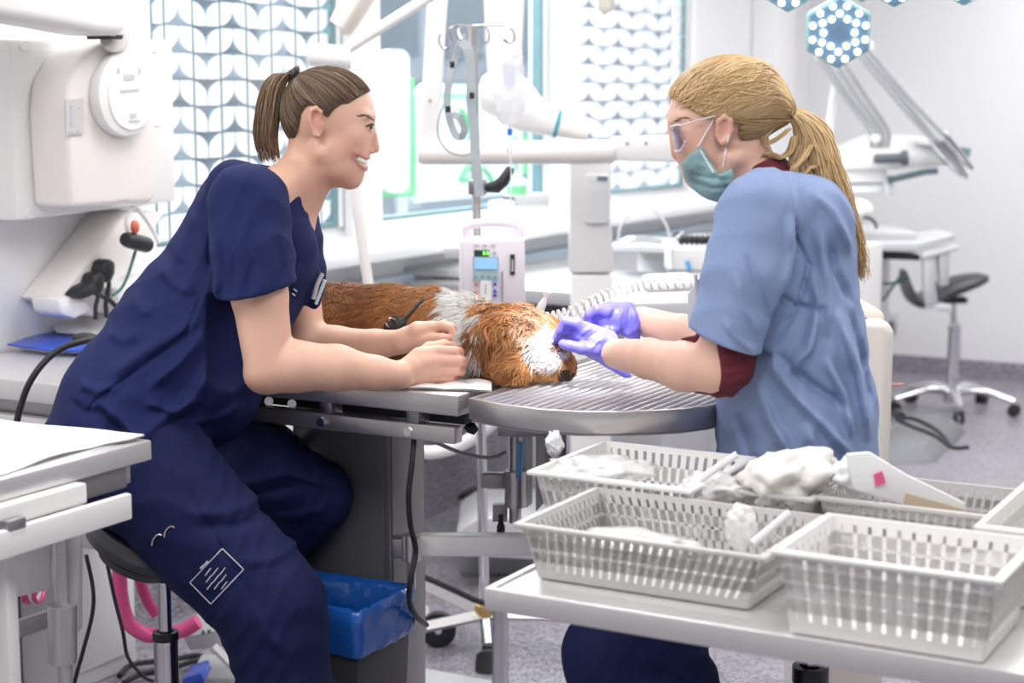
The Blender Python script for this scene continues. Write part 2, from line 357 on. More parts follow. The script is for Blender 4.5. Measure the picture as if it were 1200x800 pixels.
for cx, cy in ((30, 54), (184, 56), (36, 145), (185, 142), (37, 250)):
    px_prism(ring(cx, cy, 6, 6, 16), 3.117, .006).build('screw_cap', 'white_plastic', t)
t = thing('swing_arm', R(3.5, WV, 1.74), 'thick white swing arm above the wall control unit, upper left', 'swing arm')
px_prism([(-70, -60), (140, -40), (150, -8), (153, 18), (150, 36), (143, 42), (120, 41), (60, 30), (-70, 8)], 2.9, .14).build('arm', 'white_plastic', t, bevel=.03, seg=4)
px_prism([(122, 40), (145, 41), (143, 46), (124, 46)], 2.93, .06).build('pivot_seal', 'rubber', t)
MB().cyl(onv(134, 44, 2.96), onv(134, 58, 3.05), .035, .04).build('pivot', 'warm_white', t)
px_prism([(-70, -60), (-20, -50), (-20, 10), (-70, 5)], 3.04, .229).build('wall_mount', 'white_plastic', t, bevel=.02)
# ---- diagonal socket channel with plugs
t = thing('socket_channel', onv(100, 360, 3.2), 'diagonal white socket channel with black plugs below the control unit', 'socket channel')
px_prism([(150, 248), (196, 248), (112, 372), (68, 352)], 3.13, .139).build('channel', 'warm_white', t, bevel=.012)
px_prism([(68, 350), (96, 344), (110, 364), (88, 374), (72, 369)], 3.11, .10).build('end_cap', 'white_plastic', t, bevel=.012)
def plug(x, y, ang, cable, lab):
    p = thing('power_plug', onv(x, y, 3.1), lab, 'plug', 'black plugs in the diagonal channel')
    c, s_ = math.cos(math.radians(ang)), math.sin(math.radians(ang))
    sh = [(-6, -10), (0, -14), (6, -10), (7, 2), (4, 14), (-4, 14), (-7, 2)]
    px_prism([(x + a * c - b * s_, y + a * s_ + b * c) for a, b in sh], 3.08, .05).build('body', 'black_plastic', p, bevel=.008)
    MB().tube(spline([onv(a, b, 3.09) for a, b in cable], 6), .006, 8).build('cable', 'rubber', p)
plug(129, 317, 8, [(128, 330), (126, 345), (124, 356), (125, 372)], 'black power plug, uppermost of the three in the diagonal channel')
plug(117, 332, 10, [(116, 344), (114, 352), (112, 360), (112, 374)], 'black power plug, middle one of the three in the diagonal channel')
plug(105, 341, 60, [(112, 344), (122, 348), (131, 354), (138, 362)], 'black round power plug, lowest of the three in the diagonal channel')
t = thing('connector', onv(160, 284, 3.0), 'black cylindrical cable connector hanging beside the navy shoulder', 'connector')
MB().tube([onv(146, 280, 3.0), onv(150, 281, 3.0), onv(172, 287, 3.0), onv(174, 288, 3.0)], [.017, .021, .021, .018], 14).build('body', 'black_plastic', t)
MB().tube(spline([onv(x, y, 3.02) for x, y in [(152, 278), (148, 262), (152, 248), (160, 244), (175, 262), (186, 284)]], 6), .006, 8).build('cable', 'white_plastic', t)
MB().tube(spline([onv(x, y, 3.03) for x, y in [(160, 290), (150, 322), (142, 338), (132, 346)]], 6), .004, 8).build('thin_cable', mat('green_cable', (.05, .16, .13), .5), t)
MB().ell(onv(158, 266, 2.99), .012, .012, .018).build('coupling', mat('red_plastic', (.6, .12, .08), .4), t)
# ---- steel examination bench at the far left
def bench(name, lab, u0, u1, v0, v1, zt, base, wall=False):
    t = thing(name, R((u0 + u1) / 2, (v0 + v1) / 2, 0), lab, 'table')
    MB().rbox(u0, u1, v0, v1, zt - .05, zt).build('table_top', 'steel_light', t, bevel=.006)
    MB().rbox(u0 + .005, u0 + .03, v0 + .03, v1 - .03, zt - .145, zt - .085).build('side_rail', 'steel_light', t, bevel=.004)
    MB().rbox(u0 + .04, u1 - .04, v0 + .06, v1 - .06, zt - .12, zt - .05).build('under_frame', 'steel_dark', t)
    for k in (.2, .8):
        vv = v0 + (v1 - v0) * k; MB().cyl(R(u0 - .001, vv, zt - .115), R(u0 + .01, vv, zt - .115), .012, n=14).build('bolt', 'chrome', t)
        MB().rbox(u0 + .006, u0 + .03, vv - .02, vv + .02, zt - .09, zt - .04).build('bracket', 'steel_dark', t)
    if wall:   # carried by the wall, no foot
        MB().rbox(*base, .5, zt - .12).build('apron', 'alu', t, bevel=.01); MB().rbox(base[0], base[1], base[3], WV - .001, .55, zt - .14).build('wall_bracket', 'steel', t); return t
    MB().rbox(*base, .06, zt - .12).build('pedestal', 'alu', t, bevel=.01)
    MB().rbox(base[0] - .02, base[1] + .02, base[2] - .02, base[3] + .02, 0, .06).build('foot_plate', 'steel_light', t, bevel=.01)
    return t
bench('examination_bench', 'pale steel bench with blue folder on it, behind the navy-clad woman', 2.83, 3.40, 2.52, 3.20, .9, (2.9, 3.3, 2.6, 3.18), True)
t = thing('folder', onz(60, 402, .9), 'blue plastic folder lying on the pale steel bench', 'folder')
fz = .902
MB().prism([onz(x, y, fz + .012) for x, y in [(8, 405), (66, 387), (120, 392), (118, 413), (60, 412)]], A(0, 0, .006)).build('cover', 'blue_folder', t, bevel=.002)
MB().prism([onz(x, y, fz) for x, y in [(14, 408), (66, 392), (118, 396), (116, 415), (60, 414)]], A(0, 0, .01)).build('sheets', 'paper', t)
o = MB()
g = [[onz(66 + 80 * i / 6 - 8 * j / 3, 389 + 6 * i / 6 - 27 * j / 3, .925 + .03 * j / 3 + .004 * math.sin(i * 1.3 + j)) for i in range(7)] for j in range(4)]
o.add([p for r in g for p in r] + [p - Z * .002 for r in g for p in r], [(j * 7 + i, j * 7 + i + 1, j * 7 + i + 8, j * 7 + i + 7) for j in range(3) for i in range(6)] + [(28 + j * 7 + i + 7, 28 + j * 7 + i + 8, 28 + j * 7 + i + 1, 28 + j * 7 + i) for j in range(3) for i in range(6)])
tag(o.build('paper_sheet', 'paper', loc=onz(100, 385, .92)), 'white paper sheet lying over the blue folder', 'paper')
t = thing('bench_cable', onz(100, 402, .92), 'thick black cable arching down from the blue folder, far left', 'cable')
MB().tube(spline([at(x, y, d) for x, y, d in [(112, 397, 3.62), (96, 400, 3.58), (72, 408, 3.55), (52, 424, 3.52), (36, 446, 3.5), (26, 470, 3.5), (19, 500, 3.5), (14, 560, 3.5)]], 8), .007, 10).build('cable', 'rubber', t)
MB().ell(at(100, 396, 3.62), .03, .02, .012).build('strain_relief', 'rubber', t)
# ---- lamp arm upper left-centre
t = thing('examination_lamp', at(432, 335, 4.9), 'white jointed lamp arm with rod and cap behind the ponytailed head', 'lamp')
D = 4.9
MB().tube([at(398, 34, D), at(400, 32, D), at(434, -30, D), at(440, -40, D)], [.03, .038, .05, .05], 18).build('lamp_head', 'cream_plastic', t)
MB().cyl(at(402, 60, D), at(510, -8, D), .016).build('rod', 'white_plastic', t)
MB().tube([at(360, 64, D), at(364, 64, D), at(408, 68, D), at(411, 68, D)], [.022, .034, .034, .026], 18).build('joint', 'white_plastic', t)
MB().tube(spline([at(*p, D + .05) for p in [(404, 78), (408, 130), (415, 215), (424, 280), (432, 336)]], 6), .016, 12).build('post', 'warm_white', t)
MB().cyl(at(432, 336, D + .05), R(*[at(432, 336, D + .05).dot(q) for q in (U, V)], 0), .022).build('stand', 'warm_white', t)
MB().lathe(R(*[at(432, 336, D + .05).dot(q) for q in (U, V)], 0), [(0, .03), (.15, .03), (.17, .015), (.17, 0), (0, 0)]).build('base', 'warm_white', t)
# ---- dental x-ray apparatus between the windows
t = thing('xray_apparatus', at(693, 320, 5.4), 'large white jointed apparatus with horizontal arm, tube head and column by the windows', 'x-ray machine')
D = 5.2
MB().tube([at(490, 179, D), at(494, 179, D), at(716, 178, D + .02), at(720, 178, D + .02)], [.028, .036, .036, .03], 4 * 6).build('arm', 'warm_white', t)
py_prism([(716, 160), (852, 158), (852, 192), (716, 188)], D + .0, .07).build('arm_bracket', 'white_plastic', t, bevel=.012)
for x in (735, 757): MB().cyl(at(x, 168, D - .002), at(x, 168, D + .01), .005, n=12).build('screw', 'grey_plastic', t)
py_prism([(502, -30), (526, -30), (520, 60), (513, 166), (492, 166), (494, 110)], D + .01, .07).build('upright', 'white_plastic', t, bevel=.012)
MB().cyl(at(504, 118, D + .005), at(504, 118, D + .02), .005, n=12).build('screw', 'grey_plastic', t)
hd = MB().tube(spline([at(562, 118, D + .1), at(590, 112, D + .1), at(620, 132, D + .1), at(652, 145, D + .1), at(668, 149, D + .1)], 5), [.03, .05, .066, .074, .078, .08, .08, .078, .074, .07, .064, .058, .052, .047, .043, .04, .038, .036, .035, .034, .034][:21], 24).build('tube_head', 'white_plastic', t)
MB().tube([at(651, 144.5, D + .1), at(655, 145.5, D + .1)], .044, 24).build('blue_ring', mat('teal_ring', (.05, .35, .45), .4), t)
MB().tube([at(655, 146, D + .1), at(690, 152, D + .1), at(691, 152.5, D + .1)], [.038, .035, .03], 24).build('nozzle', 'warm_white', t)
py_prism([(566, -30), (616, -30), (612, 60), (606, 108), (572, 108), (568, 40)], D + .06, .08).build('yoke', 'white_plastic', t, bevel=.02)
py_prism([(668, 188), (717, 188), (716, 250), (720, 320), (667, 320)], D + .15, .12).build('column', 'white_plastic', t, bevel=.012)
py_prism([(686, 204), (714, 204), (714, 262), (686, 262)], D + .13, .03).build('column_cover', 'frame_white', t, bevel=.008)
py_prism([(700, 207), (712, 207), (712, 211), (700, 211)], D + .125, .01).build('label_plate', 'gasket', t)
cb = at(693, 320, D + .21); MB().box(A(cb[0], cb[1], cb[2] / 2), (.13, .12, cb[2]), (X, Y, Z)).build('floor_column', 'white_plastic', t, bevel=.01)
t = thing('wall_arm_cap', at(712, 0, 5.0), 'cream arm end poking down at the top above the far patterned window', 'lamp')
MB().tube([at(714, 14, 5), at(712, 10, 5), at(704, -40, 5)], [.016, .024, .03], 16).build('cap', 'cream_plastic', t)
MB().cyl(at(704, -40, 5), at(700, -40, 5) * A(1, 1, 0) + Z * ZC, .02).build('rod', 'white_plastic', t)
# ---- second steel table behind the pump
t = bench('steel_table', 'long steel table in the background behind the infusion pump', 5.02, 5.72, 2.12, 3.2, .9, (5.2, 5.6, 2.3, 2.9))
MB().rbox(5.0, 5.02, 2.15, 2.75, .80, .84).build('black_rail', 'black_plastic', t)
t = thing('platform_scale', R(5.4, 2.9, .9), 'flat pale grey wedge pad on the background steel table', 'pad')
MB().prism([onz(462, 324, .905), onz(548, 327, .905), onz(552, 306, .905), onz(497, 304, .905)], Z * .035).build('pad', 'light_grey', t, bevel=.012)
# ---- white cabinet with instrument tray
cu, cv = 6.0, 2.25
t = thing('cabinet', R(6.25, 2.15, 0), 'low white cabinet under the instrument tray beyond the steel table', 'cabinet')
MB().rbox(5.95, 6.5, 1.95, 2.75, 0, .98).build('body', 'white_plastic', t, bevel=.01)
for k in range(2):
    d = MB().rbox(5.935, 5.949, 1.97 + k * .39, 2.34 + k * .39, .05, .93).build('door', 'frame_white', t, bevel=.004)
    MB().cyl(R(5.92, 2.0 + k * .39, .75), R(5.92, 2.0 + k * .39, .87), .008).build('handle', 'steel', d)
dt = 5.9
t = thing('instrument_tray', onz(755, 294, .985), 'grey instrument tray with looped cable on the white cabinet', 'tray')
MB().prism([onz(x, y, .986) for x, y in [(712, 294), (782, 296), (800, 286), (735, 282)]], Z * .022).build('tray', 'alu', t, bevel=.006)
tp = onz(750, 288, 1.01); td = tp[1]
MB().tube(spline([at(x, y, td) for x, y in [(724, 285), (727, 266), (738, 250), (752, 243), (768, 247), (780, 262), (786, 280)]], 6), .005, 8).build('cable_loop', 'light_grey', t)
for k in range(5): MB().tube(spline([at(728 + k * 3, 287 - k, td), at(750, 283 - k * 1.5, td), at(776, 285 - k, td)], 6), .005, 6).build('instrument', 'light_grey', t)
MB().tube(spline([at(713, 292, td - .15), at(709, 302, td - .15), at(704, 314, td - .15)], 5), .005, 8).build('blue_lead', mat('blue_lead', (.12, .40, .75), .4), t)
t = thing('scaler_unit', at(806, 318, td), 'white rectangular box unit beside the instrument tray', 'box')
py_prism([(784, 291), (836, 291), (836, 318), (784, 317)], td - .35, .18).build('case', 'white_plastic', t, bevel=.008)
py_prism([(783, 316), (836, 317), (836, 319), (783, 318.5)], td - .355, .19).build('base_strip', 'grey_plastic', t)
MB().tube([at(805, 306, td - .36), at(806, 309, td - .36), at(808, 316, td - .36)], .008, 8).build('blue_knob', 'blue_lead', t)
MB().tube(spline([at(790, 316, td - .37), at(788, 300, td - .37), at(790, 282, td - .37), at(800, 272, td - .3)], 5), .004, 8).build('cable', 'light_grey', t)
t = thing('handpiece', at(812, 281, td - .2), 'black ribbed handpiece lying on the white box unit', 'handpiece')
MB().tube([at(x, 281 + .6 * math.sin(x), td - .25) for x in range(796, 838, 3)], [.014 + .005 * (k % 2) for k in range(14)], 12).build('grip', 'black_plastic', t)
MB().tube(spline([at(796, 281, td - .25), at(791, 277, td - .25), at(793, 273, td - .25), at(799, 274, td - .25)], 5), .004, 8).build('hook', 'rubber', t)
# sill clutter
t = thing('stapler_box', onv(610, 240, 3.12), 'grey and lime box on the windowsill behind the drip tube', 'box')
px_prism([(608, 229), (644, 226), (644, 239), (608, 242)], 3.08, .06).build('grey_box', 'light_grey', t, bevel=.004)
px_prism([(608, 218), (617, 216), (617, 229), (608, 230)], 3.09, .05).build('lime_label', 'green_plastic', t)
t = thing('soap_bottle', onv(594, 246, 3.12), 'small white bottle with black cap on the windowsill', 'bottle')
px_prism([(588, 236), (604, 234), (604, 248), (588, 250)], 3.09, .06).build('body', 'white_plastic', t, bevel=.008)
px_prism([(598, 231), (603, 231), (603, 236), (598, 236)], 3.1, .03).build('cap', 'black_plastic', t)
t = thing('scissor_holder', onz(428, 337, .905), 'dark green scissor handles standing on the far table edge', 'scissors')
q = onz(430, 337, .905)[1]
MB().tube(spline([at(*p, q) for p in [(427, 336), (424, 325), (425, 317), (429, 317), (430, 326)]], 5), .006, 8).build('loop', 'gasket', t)
MB().prism([at(x, y, q) for x, y in [(425, 320), (432, 320), (434, 336), (424, 336)]], Y * .03).build('body', 'black_plastic', t, bevel=.004)
# ---- right side: dental delivery unit
D = 7.6
mat('dark_handle', (.10, .11, .125), .4); mat('hose_grey', (.36, .37, .39), .4)
t = thing('dental_unit', at(1040, 215, D), 'white dental delivery unit with hoses on the right by the wall', 'dental unit')
py_prism([(985, 178), (1030, 160), (1090, 161), (1112, 172), (1140, 186), (1132, 194), (1108, 194), (1050, 198), (985, 200)], D, .35).build('head', 'white_plastic', t, bevel=.02)
py_prism([(940, 196), (1040, 197), (1040, 214), (940, 216)], D + .03, .3).build('tray_body', 'white_plastic', t, bevel=.012)
py_prism([(930, 218), (1046, 215), (1046, 226), (930, 228)], D + .05, .28).build('lower_shelf', 'frame_white', t, bevel=.008)
py_prism([(940, 176), (990, 176), (990, 190), (940, 190)], D + .05, .25).build('side_tray', 'frame_white', t, bevel=.01)
MB().tube([at(1024, 186, D - .05), at(1026, 186, D - .05), at(1056, 185, D - .05), at(1057, 185, D - .05), at(1063, 184.5, D - .05)], [.018, .022, .022, .034, .034], 16).build('handle', 'dark_handle', t)
MB().tube([at(1040, 210, D - .03), at(1050, 209, D - .03), at(1084, 201, D - .03), at(1098, 200, D - .03)], .024, 10, flat=.6).build('lever', mat('dark_teal', (.07, .12, .13), .4), t)
py_prism([(1038, 211), (1047, 210), (1047, 229), (1038, 229)], D - .02, .05).build('lever_post', 'light_grey', t, bevel=.006)
py_prism([(1072, 168), (1128, 176), (1120, 194), (1108, 192), (1098, 177)], D - .02, .04).build('instrument_rest', 'grey_plastic', t)
py_prism([(1125, 172), (1138, 174), (1136, 186), (1128, 184)], D + .02, .06).build('rest_end', 'gasket', t)
MB().cyl(at(1022, 166, D), at(1030, 162, D), .028, .02, n=16).build('hose_joint', 'white_plastic', t)
for x0, x1, xe in ((958, 1018, 1021), (965, 1026, 1028), (974, 1033, 1034), (984, 1040, 1040)):
    MB().tube(spline([at(x0, 66, D), at(x0 + 30, 112, D), at(x1, 152, D), at(xe, 172, D)], 6), .010, 8).build('hose', 'hose_grey', t)
for k, (x0, y0, xe, ye) in enumerate([(1008, 66, 1128, 206), (1013, 62, 1134, 208), (1018, 58, 1140, 198)]):
    h = MB().tube(spline([at(x0, y0, D - .1), at(x0 + 50, y0 + 60, D - .1), at(xe - 32, ye - 38, D - .1)], 6), .010, 8).build('hose', 'hose_grey', t)
    MB().tube([at(xe - 36, ye - 42, D - .1), at(xe - 30, ye - 35, D - .1), at(xe - 8, ye - 8, D - .1), at(xe, ye, D - .1)], [.018, .022, .016, .008], 12).build('handpiece', 'chrome', h)
hs = MB().tube([at(955, 62, D + .05), at(1022, 56, D + .05)], .03, 12).build('hose_bar', 'white_plastic', t)
pc = at(960, 230, D + .2); MB().cyl(A(pc[0], pc[1], 0.02), pc, .05).build('column', 'white_plastic', t)
MB().cyl(at(985, 60, D + .06), at(965, 200, D + .2), .02).build('hose_mast', 'white_plastic', t)
MB().lathe(A(pc[0], pc[1], 0), [(0, .04), (.25, .03), (.27, .0), (0, 0)]).build('foot', 'white_plastic', t)
t = thing('turbine_lamp', at(1005, 262, 7.2), 'small rounded white lamp head standing on the right steel table', 'lamp')
MB().ell(at(1006, 247, 7.2), .065, .06, .05).build('head', 'white_plastic', t)
MB().cyl(at(1000, 268, 7.2), at(1003, 250, 7.2), .03, .045).build('neck', 'frame_white', t)
MB().ell(at(995, 234, 7.14), .008, .008, .008).build('button', 'blue_folder', t)
MB().tube(spline([at(1012, 255, 7.14), at(1020, 256, 7.14), at(1026, 262, 7.14), at(1027, 268, 7.14)], 5), .006, 8).build('clip', 'black_plastic', t)
# ---- right steel table
t = thing('operating_table', onz(1040, 290, .9), 'grey steel operating table at the right wall, beside the saddle stool', 'table')
q = onz(1060, 292, .9); tu, tv = q.dot(U), q.dot(V); D = q[1]
py_prism([(950, 282), (1076, 284), (1076, 272), (950, 268)], D, .5).build('table_top', 'alu', t, bevel=.01)
py_prism([(950, 291), (1077, 296), (1077, 284), (950, 283)], D - .05, .5).build('lower_plate', 'light_grey', t, bevel=.008)
py_prism([(1076, 283), (1119, 274), (1119, 281), (1076, 294)], D - .06, .3).build('end_flap', 'alu', t, bevel=.006)
py_prism([(1082, 297), (1124, 287), (1124, 293), (1082, 304)], D - .08, .05).build('end_rail', 'light_grey', t, bevel=.006)
for pl in ([(1083, 298), (1098, 296), (1096, 330), (1100, 358), (1088, 362), (1084, 340)], [(1100, 292), (1114, 290), (1112, 334), (1102, 336)]):
    py_prism(pl, D - .07, .06).build('bracket', 'alu', t, bevel=.006)
py_prism([(1088, 356), (1116, 358), (1116, 366), (1088, 363)], D - .07, .06).build('bracket_foot', 'light_grey', t, bevel=.004)
pb = at(1010, 300, D + .25); MB().box(A(pb[0], pb[1], pb[2] / 2), (.2, .2, pb[2] - .01), (U, V, Z)).build('pedestal', 'light_grey', t, bevel=.01)
py_prism([(1005, 297), (1078, 299), (1078, 305), (1005, 302)], D - .02, .2).build('under_plate', 'black_plastic', t)
t = thing('saddle_stool', onz(1115, 482, 0), 'black leather saddle stool with chrome column by the right wall', 'stool')
SP = onz(1115, 482, 0); DS = SP[1]
seat = MB()
rows = []
prof = [(1059, 320, 10), (1062, 335, 16), (1068, 347, 18), (1080, 352, 17), (1092, 346, 20), (1108, 338, 24), (1128, 332, 22), (1145, 328, 17), (1156, 326, 9)]
cen = [at(x, y, DS - .02) for x, y, _ in prof]; wid = [.10, .15, .17, .17, .16, .14, .12, .09, .05]
cen2 = spline(cen, 4); n2 = len(cen2)
vs = []; fs = []
for i, c in enumerate(cen2):
    f = i / (n2 - 1) * (len(wid) - 1); k = min(int(f), len(wid) - 2); w_ = wid[k] + (wid[k + 1] - wid[k]) * (f - k); th = (prof[k][2] + (prof[k + 1][2] - prof[k][2]) * (f - k)) / 2 * DS / FPX
    for j in range(14):
        a = 2 * math.pi * j / 14; vs.append(c + Y * (w_ * math.cos(a)) + Z * (th * math.sin(a) * (1 + .0 * abs(math.cos(a)))))
seat.add(vs, [(i * 14 + j, i * 14 + (j + 1) % 14, (i + 1) * 14 + (j + 1) % 14, (i + 1) * 14 + j) for i in range(n2 - 1) for j in range(14)] + [tuple(range(13, -1, -1)), tuple(range((n2 - 1) * 14, n2 * 14))])
seat.build('seat', 'leather', t)
top = at(1117, 346, DS)
MB().box(top - Z * .02, (.12, .1, .03), (X, Y, Z)).build('seat_plate', 'black_plastic', t, bevel=.006)
MB().cyl(SP + Z * .40, top - Z * .02, .016).build('piston', 'chrome', t)
MB().lathe(SP, [(0, .44), (.03, .44), (.034, .42), (.03, .40), (.03, .12), (.045, .11), (.045, .05), (0, .05)], 20).build('column', 'chrome', t)
def stool_base(SP, t, r=.29, off=0.2, m='chrome'):
    for k in range(5):
        a = off + 2 * math.pi * k / 5; d = A(math.cos(a), math.sin(a), 0)
        MB().tube(spline([SP + d * .03 + Z * .105, SP + d * .14 + Z * .115, SP + d * r + Z * .075], 5), [.03 - .0014 * q for q in range(11)], 10, flat=.8).build('leg', m, t)
        w = SP + d * r + Z * .03; ax = A(-d[1], d[0], 0)
        c = MB()
        for sgn in (-1, 1): c.cyl(w + ax * (sgn * .008), w + ax * (sgn * .024), .03, n=18)
        ca = c.build('caster', 'rubber', t)
        MB().cyl(w + Z * .005 - ax * .005, w + Z * .05, .008, n=10).build('stem', 'chrome', ca)
stool_base(SP, t, .30, -.45)
# ---- beige machine behind the masked woman, its grey pedal box, sockets
t = thing('beige_machine', onz(1030, 545, 0), 'tall beige rounded machine cabinet behind the pale-blue scrub back', 'machine')
D = 3.9
c0 = at(1025, 380, D)
bm_ = MB().prism([at(x, 374, D) + Y * 0 + 0 for x in (0,)] * 0 + [at(960, 376, D), at(1036, 376, D), at(1046, 380, D), at(1049, 390, D), at(1049, 398, D)] + [A(at(1049, 398, D)[0], D, .03), A(at(960, 398, D)[0], D, .03)], Y * .4).build('cabinet', 'cream_plastic', t, bevel=.02, seg=3)
py_prism([(1000, 362), (1030, 362), (1037, 368), (1038, 378), (1000, 378)], D + .05, .25).build('top_cap', 'cream_plastic', t, bevel=.02)
py_prism([(1020, 478), (1027, 478), (1027, 498), (1020, 498)], D - .012, .02).build('latch', 'warm_white', t, bevel=.004)
MB().cyl(at(1019, 455, D - .01), at(1019, 455, D + .02), .006, n=10).build('knob', 'frame_white', t)
MB().cyl(at(1044, 451, D + .02), at(1059, 450, D + .02), .003, n=8).build('pin', mat('pin_red', (.7, .3, .3), .4), t)
py_prism([(1000, 372), (1016, 372), (1016, 374), (1000, 374)], D - .004, .01).build('slot', 'gasket', t)
t = thing('pedal_box', onz(1085, 530, 0), 'grey sloped pedal box with black cables on the floor near the stool', 'pedal box')
q = onz(1098, 541, 0); b0 = [onz(1040, 545, 0), onz(1098, 541, 0), onz(1131, 508, 0), onz(1075, 490, 0)]
tp = [onz(1040, 525, .0) + Z * .07, at(1078, 520, b0[1][1] + .03), at(1118, 492, b0[2][1]), at(1070, 482, b0[3][1])]
MB().add(b0 + tp, [(3, 2, 1, 0), (4, 5, 6, 7), (0, 1, 5, 4), (1, 2, 6, 5), (2, 3, 7, 6), (3, 0, 4, 7)]).build('case', mat('pedal_grey', (.25, .25, .27), .5, noise=(9, .04)), t, bevel=.006)
for pl in ([(1052, 488), (1075, 492), (1100, 506), (1112, 520)], [(1052, 492), (1070, 500), (1095, 510), (1116, 524), (1135, 524)]):
    MB().tube(spline([at(x, y, 6.25 - (y - 488) * .008) for x, y in pl], 6), .008, 8).build('cable', 'rubber', t)
MB().cyl(at(1050, 484, 6.3), at(1056, 489, 6.25), .02).build('connector', 'black_plastic', t)
t = thing('wall_socket', onu(1044, 378, RU - .02), 'grey double wall socket low on the right wall', 'socket')
MB().prism([onu(x, y, RU - .05) for x, y in [(1036, 366), (1049, 366), (1049, 389), (1036, 389)]], U * .049).build('box', 'alu', t, bevel=.006)
MB().prism([onu(x, y, RU - .056) for x, y in [(1039, 376), (1048, 376), (1048, 387), (1039, 387)]], U * .006).build('cover', 'steel_dark', t)
t = thing('green_cables', at(1030, 360, 7.4), 'thin green cables hanging under the right steel table', 'cable')
for pl in ([(1015, 310), (1022, 328), (1030, 345), (1026, 358)], [(1058, 320), (1046, 336), (1036, 350), (1026, 358)], [(1016, 326), (1034, 332), (1056, 330), (1064, 322)]):
    MB().tube(spline([at(x, y, 7.4) for x, y in pl], 6), .006, 8).build('cable', 'green_cable', t)
# ---- surgical lamp, upper right
mat('lamp_blue', (0.16, 0.28, 0.42), .35, noise=(10, .05)); mat('lamp_rim', (0.30, 0.55, 0.56), .35)
mat('led', (1, 1, 1), .3, emit=((1, 1, 1), 6.0))
t = thing('surgical_lamp', at(985, 38, 4.2), 'hexagonal blue surgical lamp heads studded with round white lights', 'surgical lamp')
def hexlamp(cx, cy, s, D, tilt, leds=True, c=None, aim=None):
    c = at(cx, cy, D) if c is None else c; s = s * D / FPX
    n = at(640, 420, 3.3) - c; n = A(n[0] * .25, n[1] - .7, n[2] * .35) if aim is None else aim - c; n /= np.linalg.norm(n)
    a, b, _ = orth(n); 
    P = lambda r, th: c + (a * math.cos(th) + b * math.sin(th)) * r
    th0 = math.radians(30 + tilt)
    hexp = [P(s, th0 + k * math.pi / 3) for k in range(6)]
    h = MB().prism([p for p in hexp], -n * .05).build('lamp_head', 'lamp_rim', t, bevel=.006)
    MB().prism([P(s * .9, th0 + k * math.pi / 3) + n * .001 for k in range(6)], n * .004).build('face', 'lamp_blue', h)
    if leds:
        for rr, k0 in ((.74, 12), (.52, 6), (.42, 6)):
            for k in range(k0):
                th = th0 + 2 * math.pi * (k + (.5 if rr != .52 else 0)) / k0
                q = P(s * rr, th) + n * .005; MB().cyl(q, q + n * .003, s * .09, n=14).build('led', 'led', h)
    return c, n
lc, ln = hexlamp(983, 38, 42, 4.2, 0)
hexlamp(925, -28, 42, 4.24, 0); hexlamp(1012, -40, 42, 4.3, 0); hexlamp(1050, -34, 42, 4.4, 0); hexlamp(1132, -36, 42, 4.5, 0)
LP = A(-.02, 2.72, 2.2); AIM = at(682, 402, 3.22)  # extra lamp head out of view, added to light the gloves and dog
hexlamp(0, 0, 42, 4.2, 0, True, LP, AIM); MB().tube([LP + A(.02, .02, .05), LP + A(.1, .5, .25), at(1000, -70, 4.5)], .02, 10).build('arm', 'lamp_rim', t)
MB().tube([at(1000, -70, 4.5), at(1060, -120, 4.6), A(at(1060, -120, 4.6)[0], 4.6, ZC)], .03, 12).build('arm', 'white_plastic', t)
MB().tube([at(983, 20, 4.26), at(1000, -70, 4.5), at(1132, -40, 4.6)], .02, 10).build('frame', 'lamp_rim', t)
def spot(loc, target, power, ang, blend=.6, size=.08):
    l = bpy.data.lights.new('added_head_beam', 'SPOT'); l.energy = power; l.spot_size = math.radians(ang); l.spot_blend = blend; l.shadow_soft_size = size
    o = bpy.data.objects.new('added_head_beam', l); COL.objects.link(o); o.location = tuple(loc); o.rotation_euler = (Vector(target) - Vector(loc)).to_track_quat('-Z', 'Y').to_euler()
spot(LP + (AIM - LP) * .03, AIM, 180, 15, .8, .05)  # spot thrown from the added unseen head
# ================================================================ examination table with tub grating
TZ = 1.0
CR = onz(537, 463.5, TZ); TU, TV = CR.dot(U), CR.dot(V)       # near right-hand corner of the table top
t = thing('examination_table', R(TU + .35, TV + .3, 0), 'stainless steel examination table carrying the dog', 'table')
def tb(u0, u1, v0, v1, z0, z1, name, m, bv=.004): return MB().rbox(TU + u0, TU + u1, TV + v0, TV + v1, z0, z1).build(name, m, t, bevel=bv)
mat('column_lit_side', (.36, .35, .35), .4, .3, noise=(6, .05)); mat('column_grey', (.20, .195, .20), .4, .3, noise=(6, .05))  # end-face tone is lighter: light on that face put into the colour
tb(0, .62, 0, .68, TZ - .04, TZ, 'table_top', 'steel')
tb(.02, .05, .02, .62, TZ - .098, TZ - .066, 'side_rail', 'steel')
tb(.57, .60, .02, .62, TZ - .098, TZ - .066, 'side_rail', 'steel')
for v in (.12, .32, .5):
    tb(.03, .07, v - .015, v + .015, TZ - .08, TZ - .04, 'rail_spacer', 'steel_dark')
    for dz in (0,): MB().cyl(R(TU + .012, TV + v, TZ - .082), R(TU + .022, TV + v, TZ - .082), .009, n=14).build('bolt', 'chrome', t)
tb(.09, .53, .04, .64, TZ - .075, TZ - .04, 'under_frame', 'black_plastic')
def colpt(x, y, du): return onu(x, y, TU + du)
c0 = colpt(455, 510, .19); cv = c0.dot(V) - TV
tb(.19, .33, cv, cv + .24, .40, TZ - .075, 'column', 'column_grey')
tb(.186, .19, cv + .01, cv + .23, .42, TZ - .09, 'column_cover', 'column_grey')
tb(.20, .32, cv - .004, cv, .06, TZ - .09, 'column_lit_side', 'column_lit_side')  # thin sheet carrying the painted-in lighter tone of the end face
tb(.20, .32, cv + .002, cv + .28, .06, .42, 'lower_column', 'column_grey')
